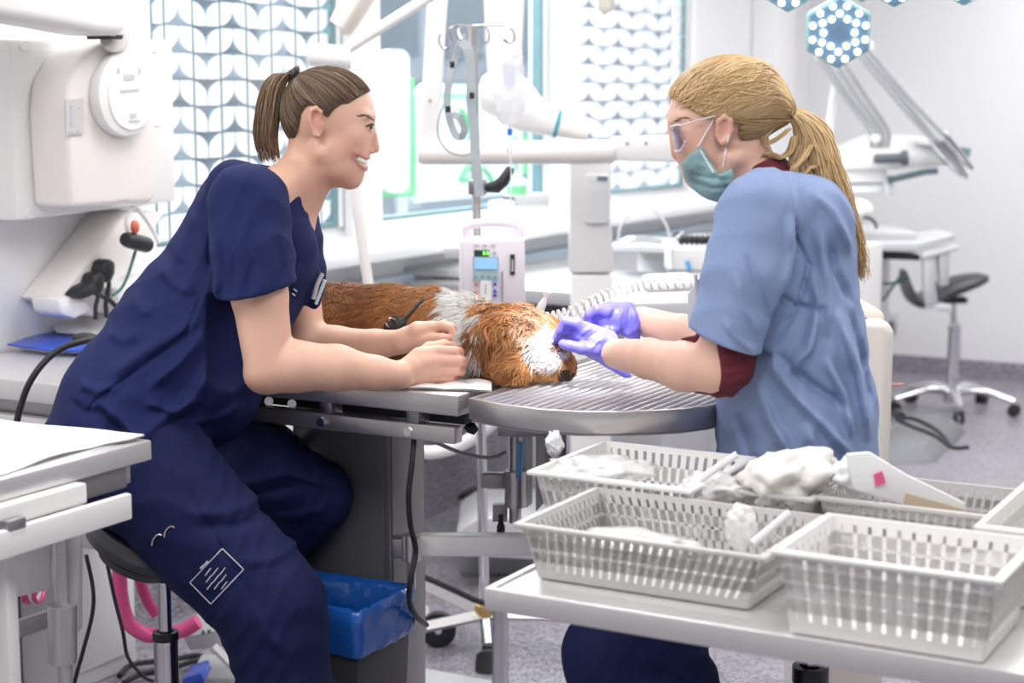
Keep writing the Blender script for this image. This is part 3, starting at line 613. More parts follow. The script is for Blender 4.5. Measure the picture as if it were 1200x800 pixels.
tb(.185, 1.0, cv - .05, cv + .5, .0, .06, 'foot_plate', 'steel_light')
# diagonal lifting strut on the left
MB().tube([at(300, 480, 3.42), at(352, 522, 3.50)], .014, 4).build('strut', 'steel', t)
MB().tube([at(290, 470, 3.45), at(345, 530, 3.55)], .012, 10).build('strut', 'chrome', t)
MB().cyl(at(330, 600, 3.6), at(355, 655, 3.6), .02).build('strut', 'steel_dark', t)
for p in ((315, 470), (342, 473)): MB().cyl(at(*p, 3.36), at(*p, 3.40), .009, n=12).build('bolt', 'chrome', t)
# swing arm with clamp
ca = at(482, 640, 3.28)
cl = MB().cyl(at(482, 626, 3.28), at(482, 656, 3.28), .019, n=20).build('clamp', 'steel', t)
MB().cyl(at(482, 656, 3.28), at(482, 690, 3.28), .009, n=14).build('clamp_pin', 'steel', t)
MB().box(at(474, 640, 3.34), (.05, .04, .04), (X, Y, Z)).build('clamp_block', 'steel_dark', t, bevel=.004)
MB().box((at(492, 640, 3.3) + at(745, 641, 3.3)) / 2 + Y * .02, (at(745, 640, 3.3)[0] - at(490, 640, 3.3)[0], .04, .041), (X, Y, Z)).build('swing_arm', 'white_plastic', t, bevel=.005)
o = MB().tube(spline([at(x, y, d) for x, y, d in [(486, 506, 3.2), (483, 540, 3.17), (479, 580, 3.17), (481, 615, 3.19), (487, 645, 3.22), (481, 680, 3.2), (480, 705, 3.24), (488, 722, 3.3), (500, 732, 3.4)]], 8), .0055, 8).build('cable', 'rubber', loc=at(486, 506, 3.2)); tag(o, 'black cable hanging down the front of the table column', 'cable')
o = MB().tube(spline([at(x, y, d) for x, y, d in [(487, 507, 3.2), (515, 520, 3.24), (545, 532, 3.28), (575, 536, 3.31), (592, 530, 3.34)]], 8), .004, 8).build('cable', 'grey_plastic', loc=at(490, 507, 3.2)); tag(o, 'thin grey cable slung from table rail to grating post', 'cable')
o = MB().tube(spline([at(x, y, d) for x, y, d in [(497, 676, 4.3), (530, 690, 4.4), (560, 704, 4.45), (580, 709, 4.5)]], 8), .008, 8).build('cable', 'rubber', loc=at(530, 690, 4.4)); tag(o, 'black cable running to the drip stand base', 'cable')
# ---- grating end of the table
g = thing('tub_grating', onz(690, 470, TZ) - Z * .045, 'rounded steel grating tray under the dog head and gloved hands', 'grating')
front = [onz(x, y, TZ) for x, y in [(549, 466), (590, 473.5), (631, 479), (680, 482), (725, 482), (765, 481), (800, 479), (832, 475), (858, 469), (880, 459), (892, 447)]]
c_uv = [(p.dot(U), p.dot(V)) for p in front]
GU1 = TU + .60
back = [(GU1 - .14, c_uv[-1][1] - .005), (GU1 - .05, c_uv[-1][1] + .03), (GU1, c_uv[-1][1] + .10), (GU1, c_uv[0][1])]
poly = c_uv + back
ctr = np.mean(np.array(poly), 0)
def inset(pl, d):
    n = len(pl); out = []
    for i in range(n):
        a, b, c = (np.array(pl[(i + k) % n]) for k in (-1, 0, 1))
        def nrm(p, q): e = q - p; e = e / np.linalg.norm(e); return np.array([-e[1], e[0]])
        nn = nrm(a, b) + nrm(b, c); nn /= np.linalg.norm(nn)
        if nn.dot(ctr - b) < 0: nn = -nn
        out.append(tuple(b + nn * d))
    return out
inn = inset(poly, .012)
rim = MB(); n = len(poly)
vo = [R(a, b, TZ) for a, b in poly]; vi = [R(a, b, TZ) for a, b in inn]
rim.add(vo + vi + [p - Z * .04 for p in vo] + [p - Z * .04 for p in vi], [f for i in range(n) for j in [(i + 1) % n] for f in ((i, j, n + j, n + i), (2 * n + i, 3 * n + i, 3 * n + j, 2 * n + j), (i, 2 * n + i, 2 * n + j, j), (n + i, n + j, 3 * n + j, 3 * n + i))])
rim.build('rim', 'steel', g, bevel=.002)
MB().prism([R(a, b, TZ - .045) for a, b in inset(poly, .006)], Z * .006).build('tub_floor', mat('tub_grey', (.42, .38, .38), .5), g, smooth=False)
def clip_line(pl, axis, val):
    xs = []
    n = len(pl)
    for i in range(n):
        a, b = pl[i], pl[(i + 1) % n]
        if (a[axis] - val) * (b[axis] - val) < 0:
            f = (val - a[axis]) / (b[axis] - a[axis]); xs.append(a[1 - axis] + f * (b[1 - axis] - a[1 - axis]))
    return (min(xs), max(xs)) if len(xs) > 1 else None
vmin, vmax = min(b for a, b in inn), max(b for a, b in inn); umin, umax = min(a for a, b in inn), max(a for a, b in inn)
k = 0; vv = vmax - .012
while vv > vmin:
    c = clip_line(inn, 1, vv)
    if c and c[1] - c[0] > .02: MB().cyl(R(c[0], vv, TZ - .006), R(c[1], vv, TZ - .006), .0036, n=6).build('grate_bar', 'steel_light', g)
    vv -= .0195
for q in (.12, .36, .62, .86):
    uu = umin + (umax - umin) * q; c = clip_line(inn, 0, uu)
    if c: MB().cyl(R(uu, c[0], TZ - .0115), R(uu, c[1], TZ - .0115), .003, n=6).build('cross_bar', 'steel_light', g)
D = 3.36
py_prism([(583, 496), (662, 496), (662, 507), (628, 512), (583, 512)], D, .06).build('mount_block', 'steel_dark', g, bevel=.004)
MB().cyl(at(604, 508, D + .03), at(604, 612, D + .03), .0125, n=16).build('post', 'steel', g)
MB().cyl(at(604, 551, D + .03), at(604, 593, D + .03), .0225, n=20).build('collar', 'steel', g)
MB().box(at(586, 600, D + .04), (.03, .03, .035), (X, Y, Z)).build('clamp_block', 'steel_dark', g, bevel=.003)
MB().tube([at(587, 603, D + .02), at(587, 612, D + .02), at(587, 616, D + .02), at(587, 628, D + .02)], [.005, .005, .0085, .0085], 12).build('knob', 'black_plastic', g)
py_prism([(612, 505), (624, 505), (624, 590), (616, 596), (612, 590)], D + .05, .03).build('bracket', 'alu', g, bevel=.003)
py_prism([(628, 507), (646, 507), (646, 580), (628, 600)], D + .08, .04).build('bracket', 'steel_dark', g, bevel=.003)
py_prism([(650, 505), (664, 505), (664, 545), (650, 545)], D + .08, .04).build('bracket', 'steel_dark', g, bevel=.003)
MB().box(at(578, 562, D + .06), (.05, .03, .03), (X, Y, Z)).build('clamp_block', 'steel_dark', g, bevel=.003)
MB().tube([at(545, 498, 3.3), at(552, 501, 3.3), at(558, 506, 3.3)], [.006, .012, .008], 10).build('wing_knob', 'black_plastic', g)
o = MB().tube([at(610, 518, 3.33), at(608, 560, 3.33)], .006, 8).build('blue_tube', 'blue_lead', g)
# ---- white hose, white machine foot and skirting cable seen under the table
o = MB().tube(spline([at(x, y, 5.0) for x, y in [(480, 528), (505, 530), (530, 525), (555, 512), (576, 496), (590, 478)]], 8), .02, 14).build('white_hose', 'white_plastic', loc=at(530, 525, 5)); tag(o, 'thick white curved hose seen under the examination table', 'hose')
t = thing('machine_base', onz(610, 660, 0), 'low grey machine base with white shelf on the floor under the grating', 'machine base')
py_prism([(535, 622), (560, 606), (640, 606), (664, 622), (664, 658), (535, 652)], 5.2, .4).build('case', 'alu', t, bevel=.01)
MB().box(onz(600, 662, 0) + Z * .05, (.34, .25, .1), (X, Y, Z)).build('plinth', 'grey_plastic', t, bevel=.01)
o = MB().tube(spline([onz(495, 592, .03), onz(540, 580, .03), onz(600, 565, .03), onz(650, 556, .03)], 6), .02, 10).build('floor_hose', 'rubber', loc=onz(540, 580, .0)); tag(o, 'black hose lying along the skirting below the window wall', 'hose')
o = MB().tube(spline([onz(530, 611, .02), onz(560, 600, .03), onz(590, 590, .05)], 6), [.004, .006, .008, .009, .009, .009, .009, .01, .01, .01, .011, .011, .012][:13], 8).build('floor_instrument', 'chrome', loc=onz(560, 600, .0)); tag(o, 'thin metal instrument lying on the floor near the skirting', 'instrument')
# ---- drip stand
HB = onz(568, 712, .12); t = thing('drip_stand', HB * A(1, 1, 0), 'chrome drip stand with hook ring on a wheeled base', 'drip stand')
D = HB[1]
top = at(554, 30, D - .1)
MB().cyl(HB, HB + (top - HB) * .47, .014, n=16).build('lower_pole', 'chrome', t)
MB().cyl(HB + (top - HB) * .45, top, .0115, n=16).build('upper_pole', 'steel', t)
MB().tube([HB - Z * .02, HB + Z * .01], .03, 14).build('hub', mat('brass', (.6, .42, .16), .4, .6), t)
for x, y, z in ((497, 735, .09), (500, 687, .09), (700, 722, .10), (575, 700, .11)):
    e = onz(x, y, z); MB().tube([HB - Z * .02, e], .024, 4, flat=.7).build('base_arm', 'steel', t)
e = onz(573, 762, .12); MB().tube([HB - Z * .02, at(572, 758, D - .1)], .016, 12).build('base_arm', 'chrome', t)
MB().tube([at(573, 755, D - .14), at(573, 762, D - .14), at(573, 768, D - .16), at(573, 790, D - .18)], [.018, .02, .036, .04], 14).build('caster', 'rubber', t)
for wx, wy in ((514, 757), (700, 752)):
    wb = onz(wx, wy, 0); wc = wb + Z * .05
    ca = MB().cyl(wc - Y * .015, wc + Y * .015, .05, n=24).build('caster', 'rubber', t); MB().cyl(wc - Y * .018, wc + Y * .018, .01, n=12).build('axle', 'chrome', ca)
for k, pl in enumerate([[(554, 30), (535, 30), (527, 35), (530, 50), (520, 57), (514, 48), (516, 40)], [(554, 30), (540, 31), (537, 38), (541, 46), (545, 40)], [(554, 30), (568, 31), (573, 40), (571, 50), (566, 48)], [(554, 30), (585, 29), (598, 33), (603, 44), (598, 51), (590, 46)]]):
    MB().tube(spline([at(x, y, D - .1 - (.03 if k % 2 else -.03) * min(1, i / 3)) for i, (x, y) in enumerate(pl)], 6), .0035, 8).build('hook', 'chrome', t)
cl = MB().tube([at(570, 220, D - .14), at(582, 219, D - .15), at(590, 212, D - .15), at(598, 198, D - .15), at(599, 196, D - .15)], [.012, .017, .016, .012, .008], 12).build('clamp_lever', 'black_plastic', t)
MB().box(at(560, 219, D - .1), (.05, .045, .04), (X, Y, Z)).build('clamp_body', 'steel_dark', t, bevel=.006)
# straps hanging from the hook
mat('strap_grey', (0.42, 0.47, 0.50), .7, noise=(40, .12))
def ribbon(pts, w, name, m, parent, th=.0015):
    P = spline(pts, 8); b = MB(); n = len(P); vs = []
    for i, p in enumerate(P):
        tt = P[min(i + 1, n - 1)] - P[max(i - 1, 0)]; tt = tt / np.linalg.norm(tt); s_ = np.cross(tt, Y); s_ = s_ / (np.linalg.norm(s_) + 1e-9) + Y * .35 * math.sin(i * .35); s_ /= np.linalg.norm(s_)
        nn = np.cross(tt, s_)
        vs += [p - s_ * w + nn * th, p + s_ * w + nn * th, p + s_ * w - nn * th, p - s_ * w - nn * th]
    fs = [(i * 4 + a, i * 4 + (a + 1) % 4, i * 4 + 4 + (a + 1) % 4, i * 4 + 4 + a) for i in range(n - 1) for a in range(4)] + [(3, 2, 1, 0), (n * 4 - 4, n * 4 - 3, n * 4 - 2, n * 4 - 1)]
    return b.add(vs, fs).build(name, m, parent)
s = thing('grey_strap', at(540, 46, D - .16), 'grey printed strap with looped end hanging from the drip stand', 'strap')
DS2 = D - .17
ribbon([at(x, y, DS2) for x, y in [(540, 48), (534, 66), (527, 90), (524, 118), (527, 140), (534, 158), (541, 160), (544, 150), (538, 138), (530, 134)]], .0095, 'short_strap', 'strap_grey', s)
ribbon([at(x, y, DS2 - .02) for x, y in [(541, 48), (549, 60), (552, 90), (552, 120), (556, 150), (557, 180), (560, 210), (562, 230)]], .0125, 'long_strap', 'strap_grey', s)
for x, y in ((530, 76), (525, 128), (553, 112)): MB().box(at(x, y, DS2 - .035), (.012, .004, .016), (X, Y, Z)).build('buckle', 'black_plastic', s)
MB().tube(spline([at(x, y, DS2) for x, y in [(522, 118), (514, 140), (514, 160), (524, 176), (540, 182), (552, 180)]], 6), .003, 6).build('cord', 'strap_grey', s)
# ---- infusion bag and drip line
bagm = film('clear_bag', (.92, .93, .96), .45, .15)
t = thing('infusion_bag', at(597, 150, D - .15), 'clear infusion bag with blue port hanging from the drip stand', 'infusion bag')
DB = D - .16
prof = [(597, 52, 8), (597, 62, 15), (597, 80, 17), (597, 110, 19), (597, 130, 17), (597, 146, 8)]
bg = MB(); P = spline([at(x, y, DB) for x, y, _ in prof], 5); W_ = np.interp(np.arange(len(P)) / 5, range(len(prof)), [w for *_, w in prof]) * DB / FPX
n = 16; vs = [p + X * (W_[i] * math.cos(2 * math.pi * k / n) * (1 + .05 * math.sin(i * 2.1 + k))) + Y * (.55 * W_[i] * math.sin(2 * math.pi * k / n) * (1 + .2 * math.sin(i * 1.3 + k * 2))) for i, p in enumerate(P) for k in range(n)]
bg.add(vs, [(i * n + k, i * n + (k + 1) % n, (i + 1) * n + (k + 1) % n, (i + 1) * n + k) for i in range(len(P) - 1) for k in range(n)] + [tuple(range(n)), tuple(range(len(P) * n - n, len(P) * n))]).build('bag', bagm, t)
MB().tube([at(597, 50, DB), at(598, 40, DB)], .004, 8).build('hanger', 'white_plastic', t)
MB().cyl(at(597.5, 151, DB), at(597.5, 158, DB), .007, n=14).build('port', mat('port_blue', (.03, .2, .75), .35), t)
MB().tube([at(597, 145, DB), at(597.5, 152, DB)], .004, 10).build('neck', 'white_plastic', t)
MB().tube([at(597, 158, DB), at(597, 164, DB), at(597, 178, DB), at(598, 182, DB)], [.004, .008, .008, .003], 12).build('drip_chamber', bagm, t)
MB().tube(spline([at(x, y, DB) for x, y in [(598, 182), (599, 210), (598, 240), (597, 262)]], 6), .0022, 6).build('drip_line', 'white_plastic', t)
for q in ([(590, 75), (604, 76), (604, 100), (590, 99)],): py_prism(q, DB - .03, .001).build('print_label', film('bag_print', (.75, .78, .88), .4, .4), t)
# ---- infusion pump on the pole
mat('pump_case', (0.80, 0.74, 0.80), .4, noise=(8, .02)); mat('pump_panel', (.38, .52, .56), .45); mat('lcd', (.20, .38, .62), .3, emit=((.25, .5, .85), .5)); mat('green_lcd', (.01, .07, .05), .2)
t = thing('infusion_pump', at(578, 362, 4.4), 'pale lilac infusion pump with handle and keypad on the drip stand', 'infusion pump')
D = 4.38
case = py_prism([(541, 281), (615, 280), (616, 362), (541, 358)], D, .13).build('case', 'pump_case', t, bevel=.008)
MB().tube(spline([at(x, y, D + .05) for x, y in [(548, 282), (547, 268), (554, 263), (578, 261), (601, 263), (608, 268), (608, 282)]], 6), .012, 12).build('handle', 'pump_case', t)
py_prism([(538, 282), (544, 282), (544, 358), (538, 357)], D + .01, .11).build('side_case', 'white_plastic', t, bevel=.004)
def pp(x0, y0, x1, y1, m, name, dd=.004, par=None): return py_prism([(x0, y0), (x1, y0), (x1, y1), (x0, y1)], D - dd, dd + .002).build(name, m, par or t, smooth=False)
pp(554, 301, 584, 330, 'pump_panel', 'keypad_panel', .003); pp(555.5, 293, 573, 300, 'green_lcd', 'led_display', .004)
for x in (566, 570): pp(x, 294.5, x + 2.4, 298.5, mat('lit_green', (.2, .8, .1), .3, emit=((.3, 1, .1), 1.0)), 'digit', .006)
pp(556, 303, 582.5, 315, 'lcd', 'lcd_screen', .006)
for k in range(4):
    MB().cyl(at(557.5 + k * 7.5, 324.5, D - .008), at(557.5 + k * 7.5, 324.5, D), .0032, n=12).build('button', 'gasket', t)
for y, c in ((333.5, 'red_plastic'), (343, 'red_plastic')): MB().cyl(at(557.5, y, D - .008), at(557.5, y, D), .004, n=12).build('button', c, t)
for y in (333, 341, 346): MB().cyl(at(580, y, D - .008), at(580, y, D), .0042, n=12).build('button', 'blue_folder', t)
pp(563, 329, 576, 352, 'white_plastic', 'keypad', .005)
for k in range(3): pp(568.3, 333.5 + k * 4, 569.6, 335.2 + k * 4, 'gasket', 'marking', .007)
pp(587.5, 318, 589.5, 355, 'grey_plastic', 'door_slot', .004); pp(598, 298, 603.2, 322, 'black_plastic', 'name_plate', .004); pp(599.6, 304, 601.6, 318, 'light_grey', 'marking', .006)
for x in (558, 568, 578): pp(x - 2.5, 286, x + 2.5, 288, 'light_grey', 'marking', .003)
MB().cyl(at(579.5, 296, D - .006), at(579.5, 296, D), .0045, n=12).build('indicator', 'pump_panel', t)
MB().box(at(532, 296, D + .08), (.05, .04, .03), (X, Y, Z)).build('pole_clamp', 'light_grey', t, bevel=.005)
# ---- waste bin with blue bag
NB = at(420, 722, 3.15); zb = NB[2]
e1 = onz(484, 692, zb) - NB; L1 = np.linalg.norm(e1); e1 /= L1; e2 = A(-e1[1], e1[0], 0); e2 = e2 if e2[0] < 0 else -e2
t = thing('waste_bin', (NB + e1 * L1 / 2 + e2 * .14) * A(1, 1, 0), 'dark grey waste bin lined with a blue plastic bag', 'bin')
def binrect(s, z): c = NB + e1 * L1 / 2 + e2 * .14; return [A(c[0], c[1], z) + e1 * (a * L1 / 2 * s) + e2 * (b_ * .14 * s) for a, b_ in ((-1, -1), (1, -1), (1, 1), (-1, 1))]
mat('bin_grey', (.045, .045, .052), .45, noise=(8, .1))
bb = MB(); lo, hi, hi2 = binrect(.82, 0), binrect(.97, zb - .01), binrect(.93, zb - .01)
lo2 = binrect(.79, .01)
bb.add(lo + hi + hi2 + lo2, [(3, 2, 1, 0)] + [(i, (i + 1) % 4, 4 + (i + 1) % 4, 4 + i) for i in range(4)] + [(4 + i, 4 + (i + 1) % 4, 8 + (i + 1) % 4, 8 + i) for i in range(4)] + [(8 + i, 8 + (i + 1) % 4, 12 + (i + 1) % 4, 12 + i) for i in range(4)] + [(12, 13, 14, 15)])
bb.build('body', 'bin_grey', t, bevel=.006)
# bag: outside cuff, over the rim, down inside
def ringpts(s, z, jit, n=12):
    c = binrect(s, z); out = []
    for i in range(4):
        for k in range(n):
            f = k / n; p = c[i] * (1 - f) + c[(i + 1) % 4] * f; out.append(p)
    return [p + rng.normal(0, 1, 3) * jit for p in out]
rows = [ringpts(1.0, zb - .085, .002), ringpts(1.03, zb - .07, .003), ringpts(1.015, zb - .045, .003), ringpts(1.045, zb - .02, .003), ringpts(1.05, zb + .006, .003), ringpts(1.0, zb + .012, .002), ringpts(.88, zb - .005, .003), ringpts(.84, zb - .06, .004), ringpts(.76, zb - .15, .006), ringpts(.6, zb - .22, .008), ringpts(.25, zb - .25, .01)]
m_ = len(rows[0]); bg = MB(); bg.add([p for r in rows for p in r], [(i * m_ + k, i * m_ + (k + 1) % m_, (i + 1) * m_ + (k + 1) % m_, (i + 1) * m_ + k) for i in range(len(rows) - 1) for k in range(m_)] + [tuple(range((len(rows) - 1) * m_, len(rows) * m_))])
bg.build('bag', 'blue_bag', t, angle=180)
# ---- stool under the navy-clad woman
SP = at(194, 745, 3.14) * A(1, 1, 0)
t = thing('work_stool', SP, 'black-seated stool with chrome gas lift under the navy-clad woman', 'stool')
sz = .655
tn = A(.42, -.08, .9); tn /= np.linalg.norm(tn); ta_, tb_, _ = orth(tn); SC_ = at(168, 634, 3.16)
MB().lathe(SC_, [(0, -.03), (.08, -.03), (.108, -.018), (.115, .0), (.105, .02), (0, .03)], 28, (ta_, tb_, tn)).build('seat', 'leather', t)
MB().lathe(SC_ - tn * .05, [(0, 0), (.07, 0), (.085, .02), (0, .02)], 24, (ta_, tb_, tn)).build('seat_plate', 'black_plastic', t)
MB().cyl(SP + Z * .52, SP + Z * (sz - .02), .013, n=18).build('piston', 'chrome', t)
MB().lathe(SP, [(0, .535), (.022, .535), (.024, .525), (.023, .51), (.023, .15), (.04, .12), (.04, .06), (0, .06)], 24).build('column', 'chrome', t)
MB().lathe(SP + Z * .525, [(.016, .012), (.0245, .012), (.025, -.004), (.016, -.004)], 24).build('collar', 'black_plastic', t)
stool_base(SP, t, .27, 1.15)
# ---- left foreground steel trolley with paper
LZ = .97; LC = onz(178, 515, LZ); lu, lv = LC.dot(U), LC.dot(V)
t = thing('paper_table', R(lu - .4, lv + .3, 0), 'pale steel table covered with white paper, left foreground', 'table')
def lb(u0, u1, v0, v1, z0, z1, name, m, bv=.004): return MB().rbox(lu + u0, lu + u1, lv + v0, lv + v1, z0, z1).build(name, m, t, bevel=bv)
lb(-.9, 0, 0, .65, LZ - .035, LZ, 'table_top', 'steel_light')
lb(-.9, -.05, .012, .04, LZ - .075, LZ - .036, 'edge_rail', 'steel_dark')
lb(-.16, -.02, .03, .05, LZ - .075, LZ - .036, 'corner_bracket', 'steel')
def lp(x, y): q = onv(x, y, lv - .03); return q.dot(U) - lu, q[2]
ru, rz = lp(150, 592); lb(-.95, ru, -.04, -.025, rz - .022, rz + .022, 'push_bar', 'white_plastic')
lb(-.38, -.18, -.02, .03, rz + .02, LZ - .036, 'hinge_plate', 'white_plastic')
MB().box(onv(15, 618, lv - .03), (.04, .02, .03)).build('latch', 'steel_dark', t, bevel=.004)
q = at(73, 700, 2.72)
MB().cyl(A(q[0], q[1], 0.02), A(q[0], q[1], LZ - .07), .012, n=18).build('leg', 'steel', t)
MB().cyl(at(73, 708, 2.72), at(73, 775, 2.72), .024, n=20).build('collar', 'steel', t)
py_prism([(68, 615), (92, 608), (92, 742), (68, 750)], 2.74, .03).build('side_plate', 'alu', t, bevel=.004)
py_prism([(0, 560), (55, 548), (60, 690), (0, 705)], 2.76, .02).build('end_plate', 'white_plastic', t, bevel=.004)
py_prism([(12, 730), (60, 715), (60, 735), (12, 752)], 2.76, .02).build('brace', 'steel_dark', t, bevel=.003)
q2 = at(5, 720, 2.6); MB().box(A(q2[0], q2[1], .42), (.03, .06, .84), (X, Y, Z)).build('leg', 'white_plastic', t, bevel=.006)
for uu, vv in ((-.85, .06), (-.85, .6), (-.06, .6)):
    MB().cyl(R(lu + uu, lv + vv, 0), R(lu + uu, lv + vv, LZ - .036), .014, n=16).build('leg', 'steel', t)
pg = MB(); NI, NJ = 26, 20
def pap(i, j):
    f, g_ = i / NI, j / NJ; uu = -.88 + .87 * f; v0 = .022 + .012 * math.sin(f * 9) - .02 * (f > .93); vv = v0 + (.62 - v0) * g_
    return R(lu + uu + .01 * math.sin(g_ * 11), lv + vv, LZ + .004 + .003 * math.sin(7 * f + 3 * g_) + .002 * math.sin(19 * f) + .004 * max(0, .1 - g_) * 10 * abs(math.sin(f * 14)))
vs = [pap(i, j) for i in range(NI + 1) for j in range(NJ + 1)]; N1 = len(vs)
fs = [(i * (NJ + 1) + j, (i + 1) * (NJ + 1) + j, (i + 1) * (NJ + 1) + j + 1, i * (NJ + 1) + j + 1) for i in range(NI) for j in range(NJ)]
pg.add(vs + [v - Z * .0025 for v in vs], fs + [tuple(N1 + q for q in f[::-1]) for f in fs])
tag(pg.build('table_paper', 'paper', loc=R(lu - .4, lv + .3, LZ)), 'crumpled white paper sheet spread on the left foreground table', 'paper')
# ---- things on the floor at the left
t = thing('floor_unit', R(3.32, 3.17, 0), 'white low cabinet standing at the wall behind the left table', 'cabinet')
MB().rbox(3.18, 3.44, 3.08, 3.25, .0, .56).build('cabinet', 'white_plastic', t, bevel=.008)
MB().rbox(3.20, 3.42, 3.068, 3.079, .05, .54).build('door', 'frame_white', t, bevel=.004)
t = thing('pink_hose', at(160, 710, 3.95), 'pink rubber hose looped under the stool', 'hose')
MB().tube(spline([at(x, y, 3.9) for x, y in [(140, 640), (140, 670), (142, 700), (150, 728), (168, 742), (184, 744), (215, 738), (232, 728)]], 8), .018, 12).build('outer_loop', 'pink_rubber', t)
MB().tube(spline([at(x, y, 4.0) for x, y in [(160, 655), (166, 685), (174, 706), (184, 720)]], 8), .014, 12).build('inner_loop', 'pink_rubber', t)
t = thing('pink_roll', at(37, 686, 3.3), 'pink and white hose coil behind the left table leg', 'hose')
for k in range(4):
    cx = 33 + k * 4.5
    MB().tube([at(cx, 686, 3.4) + A(0, .045 * math.cos(a), .032 * math.sin(a)) for a in np.linspace(0, 2 * math.pi, 24, endpoint=False)], .0045, 8, closed=True).build('coil', 'pink_rubber' if k != 2 else 'white_plastic', t)
t = thing('foot_pedal', onz(240, 770, 0), 'grey foot pedal device with raised lid beneath the stool', 'foot pedal')
D = 4.2
py_prism([(214, 746), (268, 736), (300, 752), (222, 762)], D, .2).build('lid', 'light_grey', t, bevel=.004)
py_prism([(236, 739), (240, 738.5), (240, 743), (236, 743.5)], D - .003, .002).build('marking', 'gasket', t); py_prism([(243, 738), (247, 737.5), (247, 742), (243, 742.5)], D - .003, .002).build('marking', 'gasket', t)
MB().tube([at(250, 757, D - .02), at(276, 783, D - .02)], .012, 4).build('strut', 'white_plastic', t)
MB().box(onz(272, 796, 0) + Z * .02, (.2, .2, .04), (X, Y, Z)).build('base', 'light_grey', t, bevel=.01)
py_prism([(214, 795), (236, 788), (240, 800), (214, 812)], D - .25, .1).build('pad', 'blue_folder', t, bevel=.004)
t = thing('stool_cables', onz(170, 780, 0), 'black cables trailing from under the stool seat to the floor', 'cable')
MB().tube(spline([at(x, y, 3.55) for x, y in [(101, 650), (109, 690), (108, 720), (98, 760), (86, 805), (80, 850)]], 8), .0045, 8).build('cable', 'rubber', t)
MB().tube(spline([at(x, y, 3.75) for x, y in [(126, 662), (134, 700), (144, 740), (150, 770), (168, 792), (180, 798)]], 8), .0045, 8).build('cable', 'rubber', t)
MB().tube(spline([onz(x, y, .02) for x, y in [(140, 792), (152, 780), (178, 775), (205, 772), (232, 768), (250, 775), (240, 795), (232, 815)]], 8), .008, 8).build('cable', 'rubber', t)
MB().tube(spline([onz(x, y, .02) for x, y in [(145, 800), (165, 790), (195, 785), (225, 775), (262, 766), (276, 765)]], 8), .008, 8).build('cable', 'rubber', t)
# ================================================================ right foreground trolley with baskets
KZ = .85; KC = onz(580, 690, KZ); ku, kv = KC.dot(U), KC.dot(V)
t = thing('steel_trolley', R(ku + .3, kv - .6, 0), 'steel trolley holding plastic baskets, right foreground', 'trolley')
def kb(u0, u1, v0, v1, z0, z1, name, m, bv=.003): return MB().rbox(ku + u0, ku + u1, kv + v0, kv + v1, z0, z1).build(name, m, t, bevel=bv)
kb(0, .62, -1.15, 0, KZ - .006, KZ, 'shelf_top', 'steel_light')
kb(-.012, .0, -1.16, .012, KZ - .03, KZ + .004, 'edge_front', 'steel_light', .004); kb(.62, .632, -1.16, .012, KZ - .03, KZ + .004, 'edge_back', 'steel_light', .004)
kb(0, .62, 0, .012, KZ - .03, KZ + .004, 'edge_left', 'steel_light', .004); kb(0, .62, -1.162, -1.15, KZ - .03, KZ + .004, 'edge_right', 'steel_light', .004)
for uu in (.004, .616):
    for vv in (-.006, -1.14): MB().cyl(R(ku + uu, kv + vv, .02), R(ku + uu, kv + vv, KZ - .01), .0115, n=16).build('leg', 'chrome', t)
kb(.0, .62, -1.15, 0, .28, .295, 'lower_shelf', 'steel_light')
